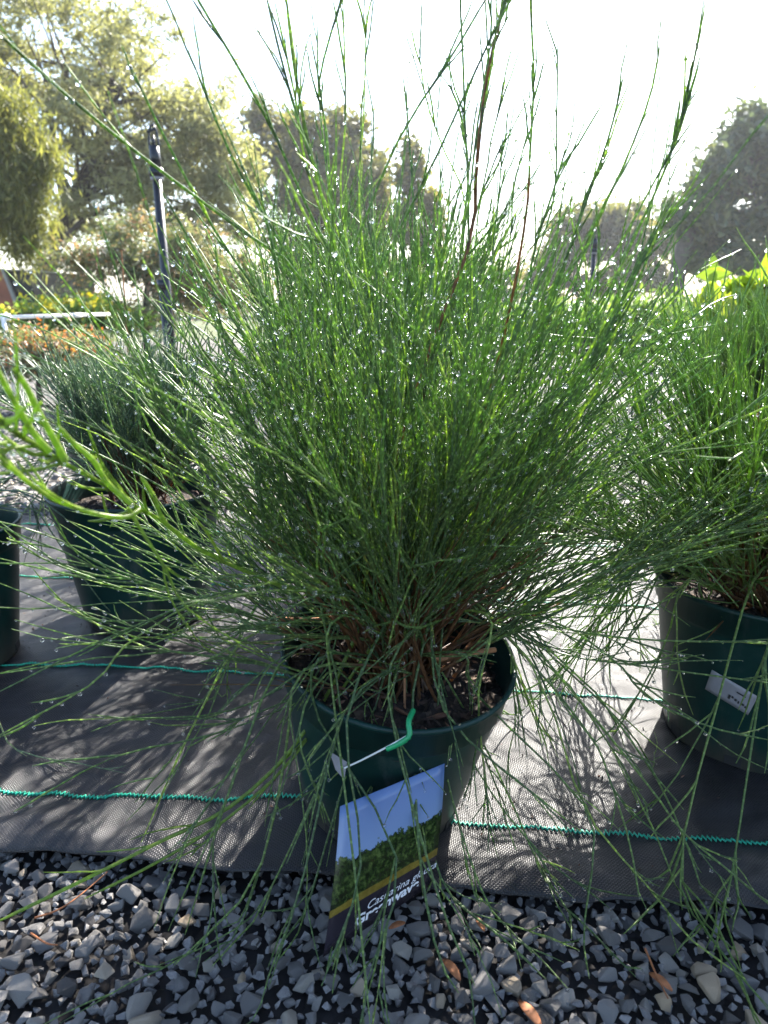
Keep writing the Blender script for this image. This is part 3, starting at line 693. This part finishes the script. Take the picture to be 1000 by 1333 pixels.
def letter(s, size, u0, v0, mat, bold=0, slant=0, name='lettering'):
    me = text_mesh(s, size, bold); me.materials.clear(); me.materials.append(mat)
    ux = nrm(TR-TL)*1.0; W = np.linalg.norm(TR-TL)
    vb = (BL-TL)/np.linalg.norm(BL-TL)
    nn = n_ if n_[1] < 0 else -n_
    for q in me.vertices:
        x, y = q.co.x+slant*q.co.y, q.co.y
        uu = u0 + x/W; v = v0 - y/np.linalg.norm(BL-TL)
        p = (TL*(1-uu)+TR*uu)*(1-v)+(BL*(1-uu)+BR*uu)*v + nn*(.004*math.sin(v*math.pi)+.0012)
        q.co = Vector(p-np.array(tagroot.location))
    o = obj(name, me, card); return o
M['ink_white'] = simple('white_ink', (.75, .76, .8), .5, .03, 20); M['ink_black'] = simple('black_ink', (.02, .02, .02), .5, .1, 20)
letter('Casuarina glauca', .0092, .33, .835, M['ink_white'], 0, .25)
letter('Greenwave', .0118, .24, .915, M['ink_white'], .0004)
# its tie
T = Tubes(); T.add(spline([pix(448, 1000, .440), pix(470, 990, .438), pix(505, 972, .432), pix(530, 958, .432)], 10), .0007, 0, 5)
obj('tie_string', T.mesh('tie_string', M['white_plastic'], np.array(tagroot.location)), tagroot)
T = Tubes(); T.add(spline([pix(504, 975, .432), pix(520, 968, .430), pix(533, 958, .430), pix(532, 940, .436), pix(538, 925, .450)], 14), .0021, 0, 6)
obj('tie', T.mesh('tie', M['tie'], np.array(tagroot.location)), tagroot)
cc = [pix(429, 978, .440), pix(452, 992, .443), pix(448, 1015, .438), pix(437, 1002, .437)]
V, fs, o_, nn_ = quad_tag('hanger', cc, None, None)
obj('hanger', mesh_np('hanger', V+o_-np.array(tagroot.location), fs, M['grey_plastic'], False), tagroot)
# printed sticker on the right pot: built on the pot wall
rp = [o for o in bpy.data.objects if o.name.startswith('potted_sheoak') and 'sticker' in o['label']][0]
pr, ph = .112, .195
def on_pot(px_, py_, eps=.0012):
    d = ray(px_, py_); o = np.array((0, 0, CH)); c = np.array(rp.location)
    lo = None
    for t in np.linspace(.35, 1.0, 1400):
        p = o+d*t; zz = p[2]-c[2]
        rad = pr*.74+(pr*.955-pr*.74)*np.clip(zz/(ph-.034), 0, 1)+eps
        if np.hypot(p[0]-c[0], p[1]-c[1]) < rad and zz < ph-.03: return p-c
    return None
st = []
c4 = [(927, 872), (987, 907), (974, 931), (918, 897)]
okk = True
for j in range(7):
    for i in range(9):
        u, v = i/8, j/6
        q = [(1-v)*((1-u)*c4[0][k]+u*c4[1][k])+v*((1-u)*c4[3][k]+u*c4[2][k]) for k in (0, 1)]
        p = on_pot(*q); okk = okk and p is not None; st.append(p if p is not None else np.zeros(3))
print('sticker ok', okk)
if okk:
    ix = np.arange(63).reshape(7, 9); fq = np.stack([ix[:-1, :-1], ix[1:, :-1], ix[1:, 1:], ix[:-1, 1:]], -1).reshape(-1, 4)
    sk = obj('sticker', mesh_np('sticker', np.array(st), fq, M['grey_plastic'], True), rp); sk['label'] = 'small pale printed sticker'
    so = sk.modifiers.new('thick', 'SOLIDIFY'); so.thickness = .0005; so.offset = 0
    for (u0, v0, w_, h_) in [(.48, .62, .05, .2), (.55, .6, .04, .1), (.62, .64, .05, .1), (.70, .66, .03, .12), (.78, .66, .06, .1), (.86, .7, .06, .1), (.6, .3, .2, .06)]:
        q = []
        for (u, v) in ((u0, v0), (u0+w_, v0), (u0+w_, v0+h_), (u0, v0+h_)):
            g = [(1-v)*((1-u)*c4[0][k]+u*c4[1][k])+v*((1-u)*c4[3][k]+u*c4[2][k]) for k in (0, 1)]; q.append(on_pot(*g, eps=.0024))
        obj('print', mesh_np('print', np.array(q), np.array([[0, 3, 2, 1]]), M['ink_black'], False), sk)

# potting mix spilled on the mat
Vc, Fc, Rc, o_ = [], [], [], 0
for _ in range(900):
    cx, cy = [(0, .57), (-.36, .98), (.40, .67), (-.585, .845), (0, .8)][sr.integers(5)]
    x, y = cx+sr.normal()*.16, cy+sr.normal()*.14
    if mat_t(x, y) < .02 or mat_t(x, y) > MATW-.03: continue
    hv, hf = hulls[sr.integers(len(hulls))]; L_ = sr.uniform(.0015, .0055); v = (hv*np.array((L_, L_*.6, L_*.4))) @ rot_rand(1, sr)[0].T + np.array((x, y, float(mat_z(np.array(x), np.array(y)))+L_*.15))
    Vc.append(v); Fc.append(hf+o_); Rc.append(np.full(len(v), sr.random()*.95)); o_ += len(v)
o = obj('spilled_potting_mix', mesh_np('spilled_potting_mix', np.concatenate(Vc), np.concatenate(Fc), M['chip'], False, {'rnd': np.concatenate(Rc)})); tag(o, kind='stuff')

# dry litter on the stones
def litter(px_, py_, L, ang, label, mat='dry_leaf'):
    p = pixg(px_, py_, .012); bm = bmesh.new(); n = 7; rows = []
    for k in range(n):
        u = k/(n-1); w = .16*L*math.sin(math.pi*min(1, u*.96+.02))**.7+.0004; x = (u-.5)*L; z = .10*L*math.sin(u*3.1)
        rows.append([bm.verts.new((x, -w, z)), bm.verts.new((x, 0, z-.05*L)), bm.verts.new((x, w, z))])
    for a, b in zip(rows, rows[1:]):
        for k in (0, 1): bm.faces.new((a[k], a[k+1], b[k+1], b[k]))
    bm.transform(Matrix.Rotation(ang, 4, 'Z')); o = bm_obj('dry_leaf', bm, M[mat], None, True, p)
    so = o.modifiers.new('t', 'SOLIDIFY'); so.thickness = .0004
    tag(o, label, 'dead leaf', 'dead leaves lying on the gravel')
litter(588, 1262, .020, -1.0, 'orange brown dead leaf on gravel below the picture tag')
litter(517, 1205, .014, .4, 'red brown dead leaf beside the lower band of the tag')
litter(625, 1203, .014, -1.2, 'dull brown dead leaf just off the mat edge')
litter(860, 1278, .018, -.9, 'brown dead leaf among large grey stones')
litter(690, 1320, .022, -1.0, 'long brown dead leaf lying among gravel stones')
def twig(pts, label):
    P = spline([pixg(x, y, .016) for x, y in pts], 9); T = Tubes(); T.add(P, taper(9, .0009, .0005), 1, 5); o = obj('dry_twig', T.mesh('dry_twig', M['dry_leaf'], P[0]), None, P[0])
    tag(o, label, 'twig', 'dry twigs lying on the gravel')
twig([(45, 1195), (75, 1185), (105, 1165), (140, 1135)], 'thin brown twig lying on gravel near the long trailing shoot')
twig([(40, 1215), (60, 1228), (75, 1230)], 'short curved rusty twig lying on the gravel')
twig([(840, 1235), (855, 1270), (870, 1300)], 'straight brown twig lying among the grey stones')

# ------------------------------------------------------------------ trees and shrubs
def leaf_cloud(name, centres, sig, n_each, L, W, mat, parent, org, droop=.0, seed=0, oval=False, tilt_up=0.0):
    rs = np.random.default_rng(seed); n = len(centres)*n_each
    c = np.repeat(centres, n_each, 0); s = np.repeat(np.broadcast_to(sig, (len(centres),)), n_each)[:, None]
    off = rs.normal(size=(n, 3)); off = nrm(off)*np.abs(rs.normal(size=(n, 1)))**.75
    p = c + off*s*np.array((1, 1, .8 if not droop else 1.15)) - np.array((0, 0, droop))*s*np.abs(rs.normal(size=(n, 1)))*.6
    d = nrm(rs.normal(size=(n, 3))+np.array((0, 0, -1.6 if droop else tilt_up))); q = nrm(np.cross(d, rs.normal(size=(n, 3))))
    l_ = L*rs.uniform(.6, 1.4, (n, 1)); w_ = W*rs.uniform(.6, 1.4, (n, 1))
    if oval:
        nn = np.cross(d, q)
        V = np.stack([p-d*l_*.5, p-d*l_*.2+q*w_*.42, p+d*l_*.15+q*w_*.5, p+d*l_*.5-nn*l_*.08, p+d*l_*.15-q*w_*.5, p-d*l_*.2-q*w_*.42], 1); k = 6
    else:
        V = np.stack([p-d*l_*.5, p+q*w_*.5, p+d*l_*.5, p-q*w_*.5], 1); k = 4
    rc = np.repeat(rs.random(len(centres)), n_each)*.5+rs.random(n)*.5
    o = obj(name, mesh_np(name, V.reshape(-1, 3)-org, np.arange(n*k).reshape(n, k), mat, False, {'rnd': np.repeat(rc, k)}), parent); o['kind'] = 'stuff'
    return p
def blobs(Y, spec, depth_k=.8, seed=0):
    """crown clump centres from photo ellipses (x, y, rx, ry, count) at forward distance Y"""
    rs = np.random.default_rng(seed); out = []
    for (x, y, rx, ry, n) in spec:
        c = pix(x, y, Y); sc = proj(c)[2]/F
        m_ = max(5, n//5); sub = nrm(rs.normal(size=(m_, 3)))*(.35+.6*rs.random((m_, 1))**.6)
        rad = .2+.24*rs.random((m_, 1))
        k_ = rs.integers(m_, size=n); u = sub[k_]+nrm(rs.normal(size=(n, 3)))*rad[k_]*np.array((1.15, 1, .75))*rs.random((n, 1))**.5
        out.append(c+u*np.array((rx*sc, rx*sc*depth_k, ry*sc)))
    return np.concatenate(out)
def tree(name, label, cat, Y, spec, trunk, tr_r, leaf, L, W, n_each, sig, droop=0, bark='bark', seed=0, limbs=None, nl=26, oval=False, group=None, crown='crown', extra=None):
    cs = blobs(Y, spec, seed=seed); cs = cs[cs[:, 2] > .25*sig]
    b = pix(*trunk[0], Y); base = np.array((b[0], Y, -.05)); root = thing(name, base, label, cat, group)
    T = Tubes(); P = [base]+[pix(x, y, Y) for x, y in trunk[1:]]
    tp = spline(P, 14); T.add(tp, np.concatenate([[tr_r*1.5, tr_r*1.15], np.linspace(tr_r, tr_r*.5, 12)]), 1, 8)
    for lm in (limbs or []):
        q = spline([pix(x, y, Y+dy) for x, y, dy in lm], 12); T.add(q, taper(12, tr_r*.42, tr_r*.1), 1, 6)
    rs = np.random.default_rng(seed+50)
    for i in rs.choice(len(cs), min(nl, len(cs)), replace=False):
        a = tp[rs.integers(6, 14)]; e = cs[i]; mid = (a+e)/2+np.array((0, 0, .12*np.linalg.norm(e-a)))*rs.uniform(-.6, 1.2)+rs.normal(size=3)*.05*np.linalg.norm(e-a)
        T.add(spline([a, a*.6+mid*.4+rs.normal(size=3)*.02*np.linalg.norm(e-a), mid, e], 9), taper(9, tr_r*.28, tr_r*.04), 1, 5)
    obj('trunk', T.mesh('trunk', M[bark], base), root)
    leaf_cloud(crown, cs, sig, n_each, L, W, M[leaf], root, base, droop, seed, oval)
    if extra:
        nm, mat, k, ne, l2, w2, sg = extra
        sel = cs[rs.choice(len(cs), min(k, len(cs)), replace=False)]+np.array((0, -.1*sig, .5*sig))
        leaf_cloud(nm, sel, sg, ne, l2, w2, M[mat], root, base, 0, seed+9, True)
    return root
g = lambda *s: [(i/(len(s)-1), c) for i, c in enumerate(s)]
M['lf_willow'] = leaf_mat('leaf_olive', g((.17, .18, .10), (.27, .27, .15), (.38, .37, .22)), .5)  # olive made paler, backlight and glare put into the leaf colour
M['lf_yellow'] = leaf_mat('leaf_yellow_green', g((.10, .12, .04), (.18, .19, .06), (.30, .28, .08)), .5)
M['lf_dark'] = leaf_mat('leaf_dark', g((0.048, 0.072, 0.032), (0.088, 0.12, 0.0448), (0.176, 0.184, 0.056)), .35)
M['lf_tip'] = leaf_mat('leaf_dark_tips', g((.06, .075, .04), (.11, .12, .05), (.19, .175, .06), (.34, .27, .09)), .45)
M['lf_blue'] = leaf_mat('leaf_blue_green', g((.05, .075, .055), (.08, .11, .07), (.13, .16, .08), (.2, .2, .09)), .4)
M['lf_pink'] = leaf_mat('leaf_dusty_pink_tips', g((0.08, 0.12, 0.064), (0.144, 0.176, 0.096), (0.224, 0.208, 0.128), (0.48, 0.224, 0.144)), .4)
M['lf_green'] = leaf_mat('leaf_fresh', g((0.08, 0.144, 0.032), (0.144, 0.24, 0.048), (0.256, 0.336, 0.08)), .45)
M['lf_lime'] = leaf_mat('leaf_lime', g((.12, .2, .02), (.2, .3, .03), (.34, .38, .04)), .5, .35)
M['flower_yellow'] = leaf_mat('flower_yellow', g((.45, .36, .02), (.65, .55, .04), (.75, .68, .12)), .3)
M['flower_orange'] = leaf_mat('new_growth_orange', g((.42, .10, .03), (.6, .2, .05), (.62, .34, .10)), .35)
NG = 'trees standing behind the nursery'
tree('willow_tree', 'broad airy olive green tree with dark twisting limbs behind the tall riser', 'tree', 15, [(140, 140, 165, 130, 210), (50, 50, 130, 110, 120), (240, 190, 70, 100, 90), (120, 250, 130, 60, 60), (300, 245, 42, 75, 60), (-60, 120, 120, 140, 80), (270, 300, 60, 40, 40)],
     [(40, 440), (66, 330), (92, 268), (130, 200), (150, 110)], .20, 'lf_willow', .16, .036, 95, .30, seed=1, group=NG, nl=60,
     limbs=[[(80, 300, 0), (105, 262, -.1), (140, 240, -.2), (185, 232, -.3), (215, 175, -.3)], [(60, 345, 0), (105, 290, -.3), (150, 266, -.4), (190, 250, -.5)], [(92, 268, 0), (70, 200, 0), (65, 120, .2)], [(95, 262, 0), (140, 180, 0), (150, 110, .2)], [(110, 262, 0), (170, 200, .3), (235, 140, .4)], [(60, 345, 0), (20, 270, 0), (-20, 200, 0)]])
tree('weeping_tree', 'weeping yellow green tree with hanging leaves in front of the airy tree', 'tree', 9, [(15, 200, 50, 90, 60), (-40, 210, 80, 120, 60), (-10, 278, 55, 42, 40), (45, 215, 25, 40, 20), (60, 190, 18, 20, 10), (35, 280, 24, 38, 18)], [(-60, 440), (-55, 330), (-40, 200), (-30, 130)], .11, 'lf_yellow', .12, .020, 90, .17, droop=1.3, seed=2, group=NG)
tree('round_tree', 'rounded dark green tree with golden crown edge behind the large sheoak', 'tree', 26, [(350, 215, 42, 62, 60), (425, 215, 70, 66, 120), (400, 300, 90, 60, 90), (480, 270, 30, 75, 50)], [(415, 440), (412, 340), (408, 250), (410, 190)], .28, 'lf_tip', .25, .13, 80, .42, seed=3, group=NG, nl=40)
tree('narrow_tree', 'narrow dark tree with golden leaves beside the rounded tree', 'tree', 24, [(533, 205, 16, 24, 14), (540, 265, 25, 45, 30), (555, 320, 20, 40, 24), (520, 330, 30, 40, 20)], [(540, 440), (540, 340), (536, 260), (534, 200)], .16, 'lf_tip', .24, .12, 70, .32, seed=4, group=NG)
tree('spreading_tree', 'distant spreading tree with flat golden topped crown beyond the thin riser', 'tree', 32, [(830, 290, 60, 36, 80), (760, 320, 60, 50, 80), (715, 350, 40, 40, 40), (800, 360, 80, 35, 60), (870, 300, 30, 40, 26)], [(800, 440), (800, 370), (805, 320), (815, 280)], .26, 'lf_tip', .3, .15, 85, .46, seed=5, group=NG, nl=34)
tree('gum_tree', 'tall dark blue green tree with leaning trunk behind the lime leaved shrub', 'tree', 19, [(985, 190, 40, 50, 50), (950, 250, 55, 60, 90), (1040, 230, 70, 90, 90), (900, 265, 26, 30, 24), (930, 330, 40, 40, 40), (1010, 330, 60, 50, 60)], [(872, 440), (880, 370), (893, 310), (925, 250), (960, 190)], .24, 'lf_blue', .24, .095, 75, .36, seed=6, group=NG, nl=44, bark='bark_grey')
tree('round_tree', 'dense dark tree far beyond the small red brown shed', 'tree', 34, [(-140, 300, 110, 110, 90)], [(-140, 440), (-140, 350), (-140, 280)], .25, 'lf_dark', .25, .12, 110, .7, seed=7, group=NG)
tree('round_tree', 'dense dark tree far behind the lime leaved shrub', 'tree', 36, [(1160, 290, 110, 120, 90)], [(1160, 440), (1160, 350), (1160, 280)], .25, 'lf_dark', .25, .12, 110, .7, seed=8, group=NG)
tree('round_tree', 'low dark tree seen low between the rounded and spreading trees', 'tree', 40, [(640, 375, 90, 28, 60), (560, 380, 60, 30, 40)], [(620, 430), (620, 400), (620, 380)], .2, 'lf_dark', .3, .14, 110, .6, seed=9, group=NG)
SG = 'shrubs growing behind the pots'
tree('flowering_shrub', 'dusty green shrub with reddish tips around the tall riser', 'shrub', 6.2, [(150, 330, 60, 45, 60), (235, 345, 60, 45, 60), (310, 360, 50, 40, 40), (200, 390, 120, 30, 60)], [(190, 450), (190, 400), (195, 350), (200, 320)], .03, 'lf_pink', .055, .014, 120, .15, seed=11, group=SG, crown='foliage', nl=40)
tree('flowering_shrub', 'yellow flowering bush behind the white pipe', 'shrub', 5.6, [(40, 418, 60, 18, 40), (120, 416, 60, 20, 36), (-50, 416, 60, 20, 36)], [(50, 450), (50, 430), (55, 405)], .02, 'lf_green', .05, .022, 90, .10, seed=12, group=SG, oval=True, crown='foliage', extra=('flowers', 'flower_yellow', 70, 22, .035, .026, .08))
tree('flowering_shrub', 'low bush with orange new growth in front of the white pipe', 'shrub', 3.2, [(30, 462, 70, 26, 46), (110, 460, 60, 26, 40), (-50, 460, 60, 26, 30)], [(50, 520), (50, 490), (55, 470)], .014, 'lf_pink', .03, .010, 90, .07, seed=13, group=SG, crown='foliage', extra=('new_growth', 'flower_orange', 60, 16, .024, .010, .06))
tree('broadleaf_shrub', 'lime green shrub with broad glossy leaves beside the leaning tree trunk', 'shrub', 2.1, [(975, 385, 36, 34, 16), (1040, 390, 50, 40, 20), (945, 405, 18, 18, 6)], [(985, 560), (985, 450), (985, 400), (985, 370)], .010, 'lf_lime', .075, .05, 9, .06, seed=14, group=SG, oval=True, crown='foliage', nl=16)
tree('leafy_shrub', 'fresh green bush behind the large sheoak near the thin riser', 'shrub', 5.4, [(700, 430, 70, 30, 46), (800, 425, 70, 34, 50), (880, 430, 50, 30, 30)], [(780, 480), (780, 450), (785, 420)], .025, 'lf_green', .06, .02, 110, .14, seed=15, group=SG, crown='foliage')
tree('leafy_shrub', 'green bush half hidden behind the middle of the large sheoak', 'shrub', 7.5, [(420, 410, 90, 30, 50), (540, 415, 90, 30, 50)], [(480, 460), (480, 430), (485, 400)], .03, 'lf_dark', .08, .03, 110, .2, seed=16, group=SG, crown='foliage')
tree('leafy_shrub', 'bright green bush behind the gravel next to lime leaved shrub', 'shrub', 3.6, [(960, 440, 60, 30, 40), (1050, 440, 60, 40, 40)], [(970, 520), (970, 470), (975, 440)], .02, 'lf_green', .05, .014, 110, .10, seed=17, group=SG, crown='foliage')

# ------------------------------------------------------------------ risers, pipe, shed
def cyl(bm, p0, p1, r0, r1=None, seg=20):
    p0, p1 = Vector(p0), Vector(p1); d = p1-p0
    bmesh.ops.create_cone(bm, cap_ends=True, segments=seg, radius1=r0, radius2=r0 if r1 is None else r1, depth=d.length,
                          matrix=Matrix.Translation((p0+p1)/2) @ d.to_track_quat('Z', 'Y').to_matrix().to_4x4())
def riser(px_, ytop, Y, r, label):
    base = pix(px_, 400, Y); base[2] = -.012; H = pix(px_, ytop, Y)[2]+.012
    rt = thing('sprinkler_riser', base, label, 'sprinkler', 'irrigation risers between the plant rows')
    bm = bmesh.new(); cyl(bm, (0, 0, -.03), (0, 0, H*.86), r); bm_obj('pipe', bm, M['grey_plastic' if False else 'black_plastic'], rt, True)
    bm = bmesh.new(); cyl(bm, (-r*.7, 0, -.03), (-r*.7, 0, H*.52), r*1.15); cyl(bm, (-r*.7, 0, H*.50), (-r*.7, 0, H*.53), r*1.4); bm_obj('stake', bm, M['black_plastic'], rt, True)
    bm = bmesh.new(); cyl(bm, (0, 0, H*.835), (0, 0, H*.845), r*1.45); bm_obj('collar_ring', bm, M['grey_plastic'], rt, True)
    bm = bmesh.new(); cyl(bm, (0, 0, H*.845), (0, 0, H*.87), r*1.6); cyl(bm, (0, 0, H*.87), (0, 0, H*.935), r*1.25, r*1.1); hd = bm_obj('sprinkler_head', bm, M['black_plastic'], rt, True)
    T = Tubes(); a = np.linspace(-.25, math.pi+.25, 14); T.add(np.column_stack([np.cos(a)*r*1.05, 0*a, H*.94+np.sin(a)*H*.055]), r*.26, 0, 6); obj('nozzle_bridge', T.mesh('nozzle_bridge', M['black_plastic']), hd)
    bm = bmesh.new(); cyl(bm, (0, 0, H*.93), (0, 0, H*.965), r*.4, r*.25); cyl(bm, (-r*1.2, 0, H*.975), (r*.8, 0, H*.985), r*.3); bm_obj('nozzle', bm, M['black_plastic'], hd, True)
riser(219, 160, 2.6, .0150, 'tall black sprinkler riser in front of the airy tree')
riser(768, 298, 5.0, .0150, 'thin black sprinkler riser in front of the spreading tree')
p0 = pix(4, 413, 3.9); p1 = pix(142, 409, 4.7)
rt = thing('pipe_rail', (p0[0], p0[1], 0), 'white plastic pipe rail running past the yellow flowering bush', 'pipe')
bo = np.array((p0[0], p0[1], 0)); bm = bmesh.new(); cyl(bm, p0-bo, p1-bo, .0105); bm_obj('pipe', bm, M['white_plastic'], rt, True)
for k, q in enumerate((p0,)):
    bm = bmesh.new(); cyl(bm, (q-bo)*np.array((1, 1, 0))-np.array((0, 0, .05)), q-bo, .013); bm_obj('post', bm, M['white_plastic'], rt, True)
bm = bmesh.new(); cyl(bm, p0-bo-np.array((.03, 0, .0)), p0-bo+np.array((.03, .02, 0)), .017); bm_obj('elbow', bm, M['white_plastic'], rt, True)
bm = bmesh.new(); q = p0*.35+p1*.65-bo; d = (p1-p0)/np.linalg.norm(p1-p0); cyl(bm, q-d*.04, q+d*.04, .0135); bm_obj('coupling', bm, M['white_plastic'], rt, True)
# shed with red wall, pale verge and dark open side
Ys = 11.0; a = pix(4, 352, Ys); rt = thing('shed', (a[0], Ys, 0), 'small red brown shed with dark open side and pale sloping verge', 'shed'); bo = np.array((a[0], Ys, 0))
def prism(name, poly, y0, y1, mat):
    bm = bmesh.new(); f0 = [bm.verts.new((x, y0, z)) for x, z in poly]; f1 = [bm.verts.new((x, y1, z)) for x, z in poly]
    bm.faces.new(f0); bm.faces.new(f1[::-1]); n = len(poly)
    for k in range(n): bm.faces.new((f0[k], f1[k], f1[(k+1) % n], f0[(k+1) % n]))
    bmesh.ops.recalc_face_normals(bm, faces=bm.faces[:]); bm_obj(name, bm, mat, rt)
lz = lambda x, y: ((pix(x, y, Ys)-bo)[0], (pix(x, y, Ys)-bo)[2])
prism('wall', [(-3.0, -.05), (lz(20, 396)[0], -.05), lz(20, 396), lz(4, 352), (-3.0, lz(4, 352)[1]+.3)], 0, 2.5, M['brick'])
prism('verge', [lz(2, 350), lz(5, 350), lz(23, 396), lz(20, 397)], -.03, .04, M['trim'])
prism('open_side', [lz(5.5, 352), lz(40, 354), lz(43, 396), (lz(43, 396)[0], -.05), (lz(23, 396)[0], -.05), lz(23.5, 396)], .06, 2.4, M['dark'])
prism('lintel', [lz(5, 350), lz(42, 351.5), lz(42, 353), lz(5.2, 351.8)], -.03, 2.45, M['trim'])

# ------------------------------------------------------------------ air: thin volume added to imitate veiling glare
hm = bpy.data.materials.new('glare_haze'); hm.use_nodes = True; nt = hm.node_tree; nt.nodes.clear()
vo = nt.nodes.new('ShaderNodeVolumePrincipled'); vo.inputs['Color'].default_value = (.9, .93, 1, 1); vo.inputs['Density'].default_value = .0011; vo.inputs['Anisotropy'].default_value = .45
ot = nt.nodes.new('ShaderNodeOutputMaterial'); nt.links.new(vo.outputs[0], ot.inputs['Volume'])
bm = bmesh.new(); bmesh.ops.create_cube(bm, size=1, matrix=Matrix.Translation((0, 20, 5.5)) @ Matrix.Diagonal((900, 900, 15, 1)))
hz = bm_obj('glare_haze', bm, hm); tag(hz, kind='stuff')
